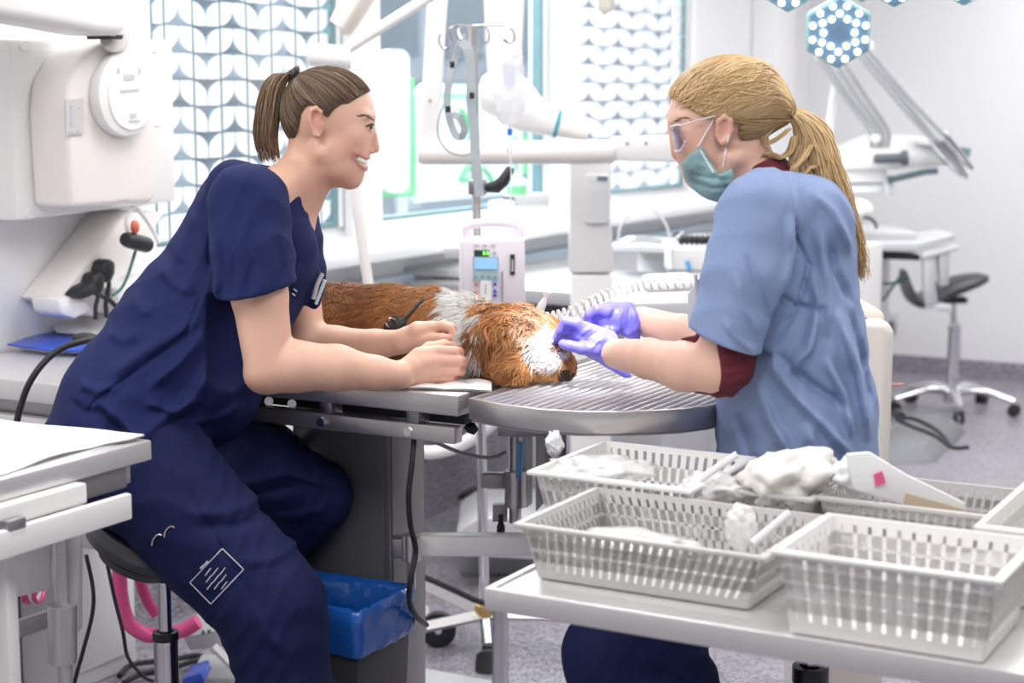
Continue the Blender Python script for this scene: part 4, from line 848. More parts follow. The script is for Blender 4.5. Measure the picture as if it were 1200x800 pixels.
def basket(name, lab, cat_, P, h, m, nh, nv, taper=.9, fill=(.66, .58), group=None, slant=0.0, rimw=.012, solid=False, bar=.0032):
    """P: four floor corners of the rim outline (room u,v): origin corner + sizes; holes nh x nv per side"""
    u0, v0, du, dv = P
    t = thing(name, R(u0 + du / 2, v0 + dv / 2, KZ + .002), lab, cat_, group)
    z0 = KZ + .003
    top = [R(u0, v0, z0 + h), R(u0 + du, v0, z0 + h), R(u0 + du, v0 + dv, z0 + h), R(u0, v0 + dv, z0 + h)]
    c = R(u0 + du / 2, v0 + dv / 2, 0)
    bot = [A(*(c[:2] + (p[:2] - c[:2]) * taper), z0) for p in top]
    r = MB()
    out = [c * A(1, 1, 0) + (p - c * A(1, 1, 0)) * A(1 + rimw / (max(du, dv) / 2), 1 + rimw / (max(du, dv) / 2), 1) for p in top]
    r.add(top + out + [p - Z * .008 for p in top] + [p - Z * .008 for p in out], [f for i in range(4) for j in [(i + 1) % 4] for f in ((i, j, 4 + j, 4 + i), (8 + i, 12 + i, 12 + j, 8 + j), (i, 8 + i, 8 + j, j), (4 + i, 4 + j, 12 + j, 12 + i))])
    r.build('rim', m, t, bevel=.003)
    MB().add(bot + [p + Z * .003 for p in bot], [(3, 2, 1, 0), (4, 5, 6, 7), (0, 1, 5, 4), (1, 2, 6, 5), (2, 3, 7, 6), (3, 0, 4, 7)]).build('base', m, t)
    for i in range(4):
        j = (i + 1) % 4; w = MB(); a, b, c2, d = bot[i], bot[j], top[j], top[i]
        nrm = np.cross(b - a, d - a); nrm /= np.linalg.norm(nrm)
        L = lambda s, q: (a * (1 - s) + b * s) * (1 - q) + (d * (1 - s) + c2 * s) * q
        n_ = nh if np.linalg.norm(b - a) >= max(du, dv) * taper * .98 else max(3, int(nh * min(du, dv) / max(du, dv)))
        def strip(s0, q0, s1, q1, s2, q2, s3, q3):
            ps = [L(s0, q0), L(s1, q1), L(s2, q2), L(s3, q3)]
            w.prism(ps, nrm * .0022)
        e = .10
        strip(0, 0, 1, 0, 1, e * 1.6, 0, e * 1.6); strip(0, 1 - e, 1, 1 - e, 1, 1, 0, 1)
        sb = .5 / n_ * fill[0]
        for k in range(n_ + 1):
            s = k / n_; hw = sb if 0 < k < n_ else sb * 1.6
            sl = slant / n_
            s_lo, s_hi = min(max(s, 0), 1), min(max(s + sl, 0), 1)
            strip(max(s_lo - hw, 0), e * 1.6, min(s_lo + hw, 1), e * 1.6, min(s_hi + hw, 1), 1 - e, max(s_hi - hw, 0), 1 - e)
        for k in range(1, nv):
            q = e * 1.6 + (1 - e * 2.6) * k / nv; hq = .5 / nv * fill[1]
            strip(0, q - hq, 1, q - hq, 1, q + hq, 0, q + hq)
        w.build('side', m, t, smooth=False)
    return t
mat('basket_grey', (0.56, 0.545, 0.53), .45, noise=(10, .03)); mat('basket_white', (0.83, 0.815, 0.80), .45, noise=(10, .02)); mat('basket_cream', (0.80, 0.785, 0.76), .45, noise=(10, .02))
def kuv(x, y, z): p = onz(x, y, z); return p.dot(U), p.dot(V)
def rect_from(x, y, z, du, dv): a, b = kuv(x, y, z); return (a, b - dv, du, dv)   # (x,y): pixel of the rim corner nearest the lens on the left
basket('basket', 'grey plastic mesh basket at the front left of the trolley', 'basket', rect_from(612, 612, KZ + .085, .25, .365), .082, 'basket_grey', 24, 3, .88, (.66, .58), 'baskets on the trolley', slant=1.0)
basket('basket', 'white square-holed basket at the front of the trolley, empty-looking', 'basket', rect_from(915, 643, KZ + .115, .21, .275), .112, 'basket_white', 13, 4, .9, (.72, .66), 'baskets on the trolley')
basket('basket', 'white basket with wide slots at the back left of the trolley', 'basket', rect_from(628, 549, KZ + .10, .26, .265), .095, 'basket_white', 16, 2, .86, (.60, .55), 'baskets on the trolley')
basket('basket', 'beige-grey basket in the middle, full of crumpled clear packaging', 'basket', rect_from(838, 569, KZ + .085, .185, .155), .082, 'basket_grey', 14, 3, .88, (.66, .58), 'baskets on the trolley')
basket('basket', 'grey basket behind, holding the packet with pink mark', 'basket', rect_from(962, 580, KZ + .085, .185, .26), .082, 'basket_grey', 18, 3, .88, (.66, .58), 'baskets on the trolley')
basket('basket', 'cloudy white basket at the right edge of the trolley', 'basket', rect_from(1152, 614, KZ + .115, .30, .26), .112, 'basket_cream', 13, 4, .9, (.72, .66), 'baskets on the trolley')
# contents
wrap = film('clear_wrap', (.90, .90, .90), .35, .2)
def crumple(name, lab, cat_, c, sx, sy, sz, m, seed, group=None, rot=0.0, amp=.28):
    r2 = np.random.default_rng(seed); bm = bmesh.new(); bmesh.ops.create_icosphere(bm, subdivisions=4, radius=1)
    P = np.array([v.co[:] for v in bm.verts]); d = np.zeros(len(P))
    for k in range(14):
        w = r2.normal(0, 1, 3); w *= r2.uniform(2, 8) / np.linalg.norm(w); d += np.abs(np.sin(P @ w + r2.uniform(0, 6))) / 14 * 2
    P = P * (1 - amp * (d - d.mean())[:, None] * 2.4)
    ca, sa = math.cos(rot), math.sin(rot)
    ax = X * ca + Z * sa; az = -X * sa + Z * ca
    Q = P[:, :1] * ax * sx + P[:, 1:2] * Y * sy + P[:, 2:3] * az * sz
    for v, q in zip(bm.verts, Q): v.co = q
    me = bpy.data.meshes.new(name); bm.to_mesh(me); bm.free(); me.materials.append(m if not isinstance(m, str) else M(m))
    me.polygons.foreach_set('use_smooth', [True] * len(me.polygons))
    o = bpy.data.objects.new(name, me); COL.objects.link(o); o.location = tuple(c); return tag(o, lab, cat_, group)
mat('tissue', (0.84, 0.81, 0.77), .8, noise=(12, .05)); mat('soft_white', (.85, .86, .87), .5)
crumple('tissue_bundle', 'crumpled cream tissue bundle heaped on the middle basket', 'tissue', at(925, 556, 2.64), .072, .06, .040, 'tissue', 3, rot=.25)
crumple('plastic_wrap', 'crumpled clear wrap lying in the back left white basket', 'packaging', at(705, 550, 2.74), .085, .07, .022, wrap, 5)
crumple('plastic_wrap', 'crumpled clear wrap lying in the front left grey basket', 'packaging', at(735, 640, 2.52), .10, .07, .022, wrap, 8)
crumple('plastic_wrap', 'small clear wrap standing up at the right of the front grey basket', 'packaging', at(868, 618, 2.45), .022, .02, .034, wrap, 9)
crumple('plastic_wrap', 'crumpled clear wrap in the middle basket left of the tissue bundle', 'packaging', at(832, 572, 2.65), .05, .05, .024, wrap, 11)
crumple('plastic_wrap', 'milky crumpled wrap filling the right edge basket', 'packaging', R(ku + .36, kv - .76, KZ + .055), .085, .07, .035, 'soft_white', 12)
crumple('bandage_roll', 'white wadded bandage left end of the pink marked packet', 'bandage', at(1003, 556, 2.60), .035, .03, .028, 'soft_white', 14)
t = thing('packet', at(1050, 575, 2.55), 'white paper packet with pink mark leaning across the back basket', 'packet')
pl = [(992, 532), (1020, 530), (1062, 556), (1132, 590), (1128, 602), (1060, 592), (1000, 574)]
py_prism(pl, 2.56, .012).build('sleeve', 'soft_white', t, bevel=.003)
py_prism([(1024, 556), (1034, 552), (1038, 566), (1026, 570)], 2.556, .003).build('pink_mark', mat('pink_print', (.8, .12, .3), .5), t)
py_prism([(1062, 578), (1130, 597), (1128, 602), (1060, 592)], 2.555, .004).build('edge_strip', mat('tan_strip', (.62, .50, .36), .5), t)
for (x0, y0, x1, y1, d, lab) in ((806, 572, 864, 532, 2.62, 'white plastic rod across the left rim of the middle basket'), (882, 636, 926, 600, 2.42, 'white plastic rod across the rim of the front grey basket')):
    o = MB().tube([at(x0, y0, d), at(x1, y1, d)], .006, 8).build('plastic_rod', 'frame_white', loc=at(x0, y0, d)); tag(o, lab, 'rod', 'white rods on the baskets')
t = thing('syringe_packet', at(675, 560, 2.66), 'pale blue syringe packet in the back left white basket', 'packet')
py_prism([(640, 556), (700, 548), (712, 556), (655, 566)], 2.74, .02).build('sleeve', mat('pale_packet', (.72, .82, .86), .4), t, bevel=.004)
crumple('white_pouch', 'small white pouch poking up at the back left basket corner', 'pouch', at(650, 520, 2.86), .014, .014, .022, 'soft_white', 21)
# ================================================================ implicit surfaces for bodies, clothes and the dog
def smin(a, b, k):
    h = np.maximum(k - np.abs(a - b), 0.0) / k
    return np.minimum(a, b) - h * h * k * 0.25
def smax(a, b, k): return -smin(-a, -b, k)
def seg_d(P, a, b):
    ab = b - a; t = np.clip(((P - a) @ ab) / (ab @ ab + 1e-12), 0, 1); return np.linalg.norm(P - a - t[:, None] * ab, axis=1), t
class Field:
    def __init__(s, Y0): s.p = []; s.Y0 = Y0; s.folds = []; s.cuts = []; s.k = .008; s.noise = 0.0
    def W(s, x, y, dy=0.0): Yd = s.Y0 + dy * s.Y0 / FPX; return at(x, y, Yd)      # pixel + depth offset in pixels -> world
    def px(s, r): return r * s.Y0 / FPX
    def _add(s, fn, lo, hi, op, k): s.p.append((fn, lo - k - .012, hi + k + .012, op, max(k, 1e-4))); return s
    def cone(s, a, b, r1, r2, k=None, op='u', ys=1.0):
        """round cone between world points, ys > 1 flattens it along y, ys < 1 widens"""
        k = s.k if k is None else k
        yc = (a[1] + b[1]) / 2
        def fn(P):
            if ys != 1.0: P = P.copy(); t0 = np.clip(((P - a) @ (b - a)) / ((b - a) @ (b - a) + 1e-12), 0, 1); yy = a[1] + t0 * (b[1] - a[1]); P[:, 1] = yy + (P[:, 1] - yy) * ys
            d, t = seg_d(P, a, b); return d - (r1 + (r2 - r1) * t)
        rm = max(r1, r2); ex = A(rm, rm / min(ys, 1.0), rm)
        return s._add(fn, np.minimum(a, b) - ex, np.maximum(a, b) + ex, op, k)
    def chain(s, pts, k=None, op='u', ys=1.0, lat=None):
        """pts (x, y, dy, r) in pixels, or (x, y, dy, r) with abs depth when lat='abs'"""
        q = [(at(x, y, d) if lat == 'abs' else s.W(x, y, d), (r * d / FPX if lat == 'abs' else s.px(r))) for x, y, d, r in pts]
        if len(q) == 1: q = q * 2; q[1] = (q[0][0] + A(1e-5, 0, 0), q[0][1])
        for (a, r1), (b, r2) in zip(q, q[1:]): s.cone(a, b, r1, r2, k, op, ys)
        return s
    def sym(s, pts, **kw):
        s.chain(pts, **kw); s.chain([(x, y, -d, r) for x, y, d, r in pts], **kw); return s
    def ell(s, x, y, dy, rx, rz, ry, rot=0.0, k=None, op='u'):
        """ellipsoid in pixels: rx across, rz up, ry in depth; rot turns it in the picture plane (degrees, clockwise on screen)"""
        c = s.W(x, y, dy); r = A(s.px(rx), s.px(ry), s.px(rz)); a = math.radians(rot); ca, sa = math.cos(a), math.sin(a); k = s.k if k is None else k
        def fn(P):
            Q = P - c; xx = Q[:, 0] * ca - Q[:, 2] * sa; zz = Q[:, 0] * sa + Q[:, 2] * ca
            v = np.stack([xx, Q[:, 1], zz], 1); k0 = np.linalg.norm(v / r, axis=1); k1 = np.linalg.norm(v / (r * r), axis=1)
            return k0 * (k0 - 1) / (k1 + 1e-9)
        m = r.max(); ex = A(m, r[1], m); return s._add(fn, c - ex, c + ex, op, k)
    def project(s, P, lift, it=7):
        """pull points onto the surface (ignoring cuts)"""
        P = np.array(P, float); cuts, s.cuts = s.cuts, []; e = .0015
        for _ in range(it):
            d = s(P); g = np.stack([s(P + dv) - s(P - dv) for dv in (A(e, 0, 0), A(0, e, 0), A(0, 0, e))], 1); g /= np.linalg.norm(g, axis=1)[:, None] + 1e-9
            ok = d < .5; P[ok] -= (np.clip(d - lift, -.02, .02)[:, None] * g)[ok]
        s.cuts = cuts; return P
    def fold(s, pts, amp, w, dy=None):
        """crease or ridge on the side towards -y: pixel polyline, amplitude in metres (positive = ridge), width in pixels"""
        P3 = [s.W(x, y, 0) for x, y in pts]; s.folds.append((np.array([[p[0], p[2]] for p in P3]), amp, s.px(w))); return s
    def cut(s, fn, k=.002): s.cuts.append((fn, k)); return s       # keep where fn < 0
    def halfplane(s, p1, p2, k=.002):
        """keep the side on the left hand of p1 -> p2 as seen on screen (pixels), through all depth"""
        a, b = s.W(*p1), s.W(*p2); e = b - a; n = A(e[2], 0, -e[0]); n /= np.linalg.norm(n)   # points to the right hand
        return s.cut(lambda P: (P - a) @ n, k)
    def __call__(s, P, sel=None):
        d = np.full(len(P), 1.0)
        for fn, lo, hi, op, k in (s.p if sel is None else sel):
            m = np.all((P >= lo) & (P <= hi), axis=1)
            if not m.any(): continue
            v = fn(P[m])
            if op == 'u': d[m] = smin(d[m], v, k)
            elif op == 's': d[m] = smax(d[m], -v, k)
        near = np.abs(d) < .04
        if s.folds and near.any():
            Q = P[near]; add = np.zeros(len(Q)); XZ = Q[:, [0, 2]]
            blo, bhi = XZ.min(0), XZ.max(0)
            for pl, amp, w in s.folds:
                if np.any(pl.min(0) - 2.6 * w > bhi) or np.any(pl.max(0) + 2.6 * w < blo): continue
                dm = np.full(len(Q), 1e9); tot = 0.0; L = np.linalg.norm(np.diff(pl, axis=0), axis=1); T = L.sum(); prog = np.zeros(len(Q))
                for a, b, l in zip(pl, pl[1:], L):
                    ab = b - a; t = np.clip(((XZ - a) @ ab) / (ab @ ab + 1e-12), 0, 1); dd = np.linalg.norm(XZ - a - t[:, None] * ab, axis=1)
                    c = dd < dm; dm = np.where(c, dd, dm); prog = np.where(c, (tot + t * l) / T, prog); tot += l
                add += amp * np.exp(-(dm / w) ** 2) * np.clip(np.sin(np.clip(prog, 0, 1) * math.pi) * 1.6, 0, 1)
            d[near] -= add
        if s.noise and near.any():
            Q = P[near]; a, b, c = Q[:, 0], Q[:, 1], Q[:, 2]
            w1 = np.sin(31 * a + 19 * c + 2.2 * np.sin(17 * c + 9 * b)); w2 = np.sin(44 * c - 37 * a + 2.5 * np.sin(23 * a + 13 * b) + 1.3); w3 = np.sin(70 * a + 52 * c + 3 * np.sin(29 * c - 21 * a))
            d[near] -= s.noise * (w1 * .5 + (1 - np.abs(w2)) * .9 + w3 * .22 - .3)
        for fn, k in s.cuts:
            m = d < .012
            if m.any(): d[m] = smax(d[m], fn(P[m]), k)
        return d
    def hit(s, x, y, lift=0.0, y0=None):
        """first point of the surface on the ray through a pixel"""
        r = ray(x, y); r = r / np.linalg.norm(r)
        cen = np.array([(q[1] + q[2]) / 2 for q in s.p]); rad = np.array([np.linalg.norm(q[2] - q[1]) / 2 for q in s.p]); rel = cen - CC
        dist = np.linalg.norm(rel - (rel @ r)[:, None] * r, axis=1); sel = [q for q, a, b in zip(s.p, dist, rad) if a < b]
        if not sel: return None
        t0 = ((y0 or s.Y0) - .45) / r[1]
        for step in (.006, .0005):
            ts = t0 + np.arange(150) * step; d = s(CC + ts[:, None] * r, sel); i = np.argmax(d < 0)
            if not (d < 0).any(): return None
            t0 = ts[max(i - 1, 0)]
        return CC + r * (ts[i] - lift)
    def mesh(s, name, m, h, parent=None, loc=None, B=20, color=None, kind=None):
        lo = np.min([q[1] for q in s.p if q[3] == 'u'], 0); hi = np.max([q[2] for q in s.p if q[3] == 'u'], 0)
        nb = np.ceil((hi - lo) / (B * h)).astype(int)
        N = B + 2; g = np.arange(N) - 1.0; G = np.stack(np.meshgrid(g, g, g, indexing='ij'), -1).reshape(-1, 3) * h
        cg = np.linspace(-1, B + 1, 5); CG = np.stack(np.meshgrid(cg, cg, cg, indexing='ij'), -1).reshape(-1, 3) * h; cs = (B + 2) / 4 * h * 1.25
        ulo = np.array([q[1] for q in s.p if q[3] == 'u']); uhi = np.array([q[2] for q in s.p if q[3] == 'u'])
        KEY = []; POS = []; QUAD = []
        for bi in range(nb[0]):
            for bj in range(nb[1]):
                for bk in range(nb[2]):
                    o = lo + np.array([bi, bj, bk]) * B * h; o2 = o + B * h
                    if not np.any(np.all((ulo <= o2) & (uhi >= o), axis=1)): continue
                    sel = [q for q in s.p if np.all(q[1] <= o2 + h) and np.all(q[2] >= o - h)]
                    dc = s(CG + o, sel)
                    if dc.min() > cs or dc.max() < -cs: continue
                    v = s(G + o, sel).reshape(N, N, N); ins = v < 0
                    if ins.all() or not ins.any(): continue
                    n1 = N - 1; cnt = np.zeros((n1,) * 3); acc = np.zeros((n1,) * 3 + (3,))
                    for ax in range(3):
                        o1, o2_ = [q for q in range(3) if q != ax]
                        sl0 = [slice(None)] * 3; sl1 = [slice(None)] * 3; sl0[ax] = slice(0, n1); sl1[ax] = slice(1, N)
                        a, b = v[tuple(sl0)], v[tuple(sl1)]; cr = (a < 0) != (b < 0); t = np.where(cr, a / (a - b + 1e-15), 0)
                        for d1 in (0, 1):
                            for d2 in (0, 1):
                                q = [slice(None)] * 3; q[o1] = slice(d1, d1 + n1); q[o2_] = slice(d2, d2 + n1); q = tuple(q)
                                c_, t_ = cr[q], t[q]; cnt += c_; acc[..., ax] += np.where(c_, t_, 0); acc[..., o1] += c_ * d1; acc[..., o2_] += c_ * d2
                    act = cnt > 0; I = np.argwhere(act); pos = (I + acc[act] / cnt[act][:, None] - 1) * h + o
                    gi = I - 1 + np.array([bi, bj, bk]) * B + 2
                    key = (gi[:, 0].astype(np.int64) << 42) | (gi[:, 1].astype(np.int64) << 21) | gi[:, 2]
                    KEY.append(key); POS.append(pos)
                    for ax in range(3):
                        o1, o2_ = (ax + 1) % 3, (ax + 2) % 3
                        sl0 = [slice(1, N - 1)] * 3; sl1 = [slice(1, N - 1)] * 3; sl1[ax] = slice(2, N)
                        a, b = ins[tuple(sl0)], ins[tuple(sl1)]; E_ = np.argwhere(a != b)
                        if not len(E_): continue
                        fl = a[tuple(E_.T)]; base = E_ + np.array([bi, bj, bk]) * B + 2
                        def kk(d1, d2):
                            q = base.copy(); q[:, o1] += d1; q[:, o2_] += d2; return (q[:, 0].astype(np.int64) << 42) | (q[:, 1].astype(np.int64) << 21) | q[:, 2]
                        Q = np.stack([kk(-1, -1), kk(0, -1), kk(0, 0), kk(-1, 0)], 1); Q[~fl] = Q[~fl][:, ::-1]; QUAD.append(Q)
        KEY = np.concatenate(KEY); POS = np.concatenate(POS); QUAD = np.concatenate(QUAD)
        uk, ix = np.unique(KEY, return_index=True); pos = POS[ix]; F = np.searchsorted(uk, QUAD)
        s.verts = pos; s.faces = F
        return np_mesh(name, pos, F, m, parent, loc, color=color(pos) if color else None, kind=kind)
def np_mesh(name, pos, F, m, parent=None, loc=None, color=None, kind=None, smooth=True):
    me = bpy.data.meshes.new(name); org = parent_world(parent) if parent is not None else np.zeros(3); l = np.asarray(loc, float) if loc is not None else org
    nf, w = F.shape; me.vertices.add(len(pos)); me.vertices.foreach_set('co', (pos - l).astype(np.float32).ravel())
    me.loops.add(nf * w); me.loops.foreach_set('vertex_index', F.astype(np.int32).ravel()); me.polygons.add(nf); me.polygons.foreach_set('loop_start', np.arange(0, nf * w, w, dtype=np.int32))
    if smooth: me.polygons.foreach_set('use_smooth', np.ones(nf, bool))
    if color is not None:
        at_ = me.color_attributes.new('Col', 'FLOAT_COLOR', 'POINT'); at_.data.foreach_set('color', np.concatenate([color, np.ones((len(pos), 1))], 1).astype(np.float32).ravel())
    me.update(calc_edges=True); me.validate()
    me.materials.append(M(m) if isinstance(m, str) else m)
    o = bpy.data.objects.new(name, me); COL.objects.link(o)
    if parent is not None: o.parent = parent; o.location = tuple(l - org)
    else: o.location = tuple(l)
    if kind: o['kind'] = kind
    return o
def poly2d(pts, fld):
    """signed distance (x-z plane) to a pixel polygon, negative inside"""
    Q = np.array([fld.W(x, y)[[0, 2]] for x, y in pts])
    def fn(P):
        p = P[:, [0, 2]]; d = np.full(len(p), 1e9); ins = np.zeros(len(p), bool); n = len(Q)
        for i in range(n):
            a, b = Q[i], Q[(i + 1) % n]; e = b - a; t = np.clip(((p - a) @ e) / (e @ e), 0, 1); d = np.minimum(d, np.linalg.norm(p - a - t[:, None] * e, axis=1))
            c = (a[1] > p[:, 1]) != (b[1] > p[:, 1]); xx = a[0] + (p[:, 1] - a[1]) / (b[1] - a[1] + 1e-12) * e[0]; ins ^= c & (p[:, 0] < xx)
        return np.where(ins, -d, d)
    return fn
def strands(name, curves, rad, cols, m, parent, nside=3, kind=None):
    """many thin tapered tubes in one mesh; curves (n, k, 3), rad (k,) or (n, k), cols (n, 3)"""
    C_ = np.asarray(curves); n, k, _ = C_.shape
    T = np.gradient(C_, axis=1); T /= np.linalg.norm(T, axis=2, keepdims=True) + 1e-12
    ref = np.where(np.abs(T[..., 1:2]) < .9, A(0, 1, 0), A(1, 0, 0)); a = np.cross(T, ref); a /= np.linalg.norm(a, axis=2, keepdims=True) + 1e-12; b = np.cross(T, a)
    r = np.broadcast_to(rad, (n, k))[..., None]
    vs = np.stack([C_ + (a * math.cos(2 * math.pi * q / nside) + b * math.sin(2 * math.pi * q / nside)) * r for q in range(nside)], 2)
    idx = np.arange(n * k * nside).reshape(n, k, nside)
    F = np.stack([np.stack([idx[:, :-1, q], idx[:, :-1, (q + 1) % nside], idx[:, 1:, (q + 1) % nside], idx[:, 1:, q]], -1) for q in range(nside)], 2).reshape(-1, 4)
    col = np.repeat(np.asarray(cols), k * nside, 0)
    return np_mesh(name, vs.reshape(-1, 3), F, m, parent, color=col, kind=kind)
def blotch(P, c, r): return np.exp(-(np.linalg.norm((P - c) / r, axis=1)) ** 2)[:, None]
mat('skin', (.8, .5, .4), .45, attr='Col', sss=.12, bump=(220, .06, .001))
mat('hair', (.3, .2, .1), .42, attr='Col', spec=.4)
mat('navy', (0.009, 0.016, 0.082), .8, noise=(3.5, .12), bump=(420, .25, .0008), spec=.25)
mat('navy_trousers', (0.008, 0.014, 0.068), .8, noise=(3.5, .12), bump=(420, .25, .0008), spec=.25)
mat('pale_blue_scrub', (0.235, 0.315, 0.52), .75, noise=(4, .05), bump=(420, .2, .0008), stripe=(1100, .02, (1, 0, 0)))
mat('burgundy', (0.11, 0.006, 0.018), .8, noise=(30, .15), bump=(300, .4, .001))
mat('violet_glove', (0.17, 0.15, 0.62), .38, noise=(14, .08), bump=(60, .35, .004))
mat('mask_green', (0.24, 0.40, 0.41), .7, noise=(8, .08)); mat('mask_edge', (.72, .78, .78), .6)
mat('tooth', (.85, .82, .76), .25); mat('eye_white', (.8, .78, .76), .2); mat('iris', (.06, .05, .04), .15); mat('lash', (.03, .02, .018), .6); mat('brow', (.16, .10, .065), .7)
# ================================================================ the woman in navy scrubs
YL = 3.36
F = Field(YL)
# head
F.ell(384, 131, 0, 53, 50, 44, k=.001); F.ell(406, 160, 0, 31, 49, 37, rot=6, k=.02)
F.sym([(413, 160, 22, 15), (414, 172, 21, 13)], k=.012); F.sym([(379, 180, 31, 11), (396, 197, 23, 11), (411, 206, 8, 11)], k=.02)
F.chain([(412, 208.5, 0, 11)], k=.008); F.chain([(384, 198, 0, 24), (407, 205, 0, 13)], k=.02, ys=.8)
F.ell(415, 190, 0, 13.5, 17, 23, k=.014); F.sym([(396, 176, 20, 19), (400, 186, 15, 16)], k=.02)
F.chain([(433, 145, 0, 4.5), (437.5, 160, 0, 4.5), (439, 171, 0, 5.5)], k=.006); F.chain([(439.5, 174, 0, 5.2)], k=.003); F.sym([(431, 176, 6.5, 4.4), (436, 177, 4, 3.4)], k=.003)
F.sym([(434, 137, 6, 4.5), (428, 135.5, 22, 6)], k=.01)
F.sym([(438, 148, 17, 6.5)], op='s', k=.006); F.sym([(429, 148, 17, 7.2)], k=.002)
F.sym([(436.5, 146.5, 11, 1.5), (435, 144, 18, 1.7), (428, 146, 26, 1.6)], k=.0015); F.sym([(435, 151.5, 11, 1.4), (433.5, 152.5, 18, 1.6), (427, 150, 26, 1.5)], k=.0018)
def sd(x, y):
    p = F.hit(x, y); return 0.0 if p is None else (p[1] - YL) / YL * FPX
MP = [(434, 190.5, 0, 4.2)] + [(x, y, sd(x, y) - .5, r) for x, y, r in ((428.5, 189.3, 4.3), (422.5, 186.8, 3.6), (415.5, 181.6, 1.3))]
UL = [(431.8, 184.2, 0, 2.3)] + [(x, y, sd(x, y) + .6, r) for x, y, r in ((427.5, 183.4, 2.2), (421.5, 181.4, 1.9), (414.8, 179.4, 1.0))]
LL = [(428.6, 197.2, 0, 3.0)] + [(x, y, sd(x, y) + .8, r) for x, y, r in ((425, 195.8, 2.9), (420, 191.2, 2.3), (414.8, 183.6, 1.0))]
TE = [(426.5, 188.8, 0)] + [(x, y, sd(x, y) + 4.6) for x, y in ((422.5, 188), (416.8, 184.2))]
F.sym(MP, op='s', k=.0012)
F.sym(UL, k=.0018); F.sym(LL, k=.0018)
F.fold([(424, 168), (416, 175), (412.5, 182), (413, 190)], -.0016, 2.2); F.fold([(429, 202.5), (423, 201), (418, 199)], -.001, 2.5)
# ear
F.ell(371, 143, -42, 7.5, 17, 4.5, rot=-8, k=.004); F.chain([(376.5, 140, -44, 2.0), (376, 131, -47, 2.4), (370, 126.5, -48, 2.6), (364.5, 130, -48, 2.6), (363, 140, -47, 2.4), (366, 150, -46, 2.3), (370, 158, -45, 3.2), (373, 159, -43, 3)], k=.0025)
F.chain([(371, 133, -50, 2.6), (372.5, 139, -50, 3.4), (372, 147, -50, 3.4)], op='s', k=.002); F.chain([(376.5, 146, -44, 2.4)], k=.002)
F.ell(371, 143, 42, 7.5, 17, 5, k=.004)
# neck, trunk, legs inside the clothes
F.chain([(366, 180, 0, 30), (350, 222, 0, 30), (330, 262, 0, 37)], k=.02); F.sym([(371, 170, 30, 6), (362, 215, 22, 6), (352, 252, 8, 5)], k=.012)
F.chain([(345, 205, -15, 22), (300, 240, -70, 30)], k=.02); F.chain([(348, 210, 15, 22), (330, 250, 70, 30)], k=.02)
F.chain([(310, 270, 0, 52), (215, 390, -40, 58), (165, 490, -75, 58)], k=.03, ys=.72)
F.chain([(160, 530, -125, 56), (314, 706, -170, 44), (338, 830, -170, 34), (345, 980, -160, 24)], k=.02)
F.chain([(185, 520, -20, 52), (366, 580, 30, 36), (318, 640, 60, 30), (312, 800, 60, 22)], k=.02)
# arms: near
F.chain([(296, 250, -105, 33), (302, 320, -132, 29), (304, 345, -140, 30.5), (316, 432, -152, 27)], k=.012)
F.chain([(316, 434, -150, 24), (345, 429, -147, 28), (395, 431, -140, 25), (440, 437, -128, 18.5), (470, 440, -116, 15.5)], k=.012); F.chain([(306, 440, -152, 18)], k=.012)
# arms: far
F.chain([(335, 262, 90, 34), (345, 330, 75, 30), (356, 396, 55, 26)], k=.012); F.chain([(356, 398, 55, 24), (395, 406, 48, 24), (440, 404, 25, 18), (474, 400, 0, 14)], k=.012)
# near hand (right): wrist to knuckles, four fingers, thumb
HN = [(513, 411.5, -92), (517, 422.5, -96), (515, 433.5, -95), (509, 442, -92)]
for (x, y, d), r in zip(HN, (8.2, 8.6, 8.2, 7)): F.chain([(470, 438, -116, 13), (x - 22, y * .8 + 88, d - 8, 9.5), (x, y, d, r - 1.0)], k=.006)
F.chain([(486, 430, -108, 12), (502, 424, -98, 11)], k=.008)
for (x, y, d), L, r in zip(HN, (24, 25, 24, 22), (6.3, 6.4, 6.1, 5.3)):
    F.chain([(x, y, d, r + .6), (x + L - 4, y + .3, d + 2, r), (x + L + 1, y + 1.2, d + 12, r - .4)], k=.0022); F.chain([(x + L + 1, y + 1.2, d + 12, r - .5), (x + L - 6, y + 2, d + 27, r - .9)], k=.0015)
F.chain([(482, 424, -100, 9), (503, 408, -78, 7.5), (520, 404, -66, 6.2), (531, 406, -58, 5.2)], k=.004)
# far hand (left): knuckle ridge, index over, thumb below
F.chain([(472, 399, 0, 13), (490, 388, -6, 11), (506, 384, -8, 8.5)], k=.008); F.chain([(472, 401, 0, 12), (492, 398, -8, 9.5), (508, 396.5, -16, 6.8)], k=.006); F.chain([(480, 396, 2, 13), (504, 390, 6, 11)], k=.01)
F.chain([(506, 384, -8, 7.4), (520, 382, -14, 6.8), (529, 384.5, -20, 6.2)], k=.003); F.chain([(529, 384.5, -20, 6), (534.5, 393, -24, 5.6), (533, 401, -26, 4.8)], k=.002)
F.chain([(506, 396.5, -16, 6.6), (518, 396, -24, 6.1), (526, 396.5, -27, 5.2)], k=.002)
for q in range(3): F.chain([(505 + q, 385 + q * 2, 2 + q * 11, 7), (525, 386 + q * 2, -2 + q * 11, 6), (532, 394 + q * 2, -6 + q * 11, 5.5), (527, 403 + q, -6 + q * 11, 4.8)], k=.002)
SKB = A(.75, .455, .335)
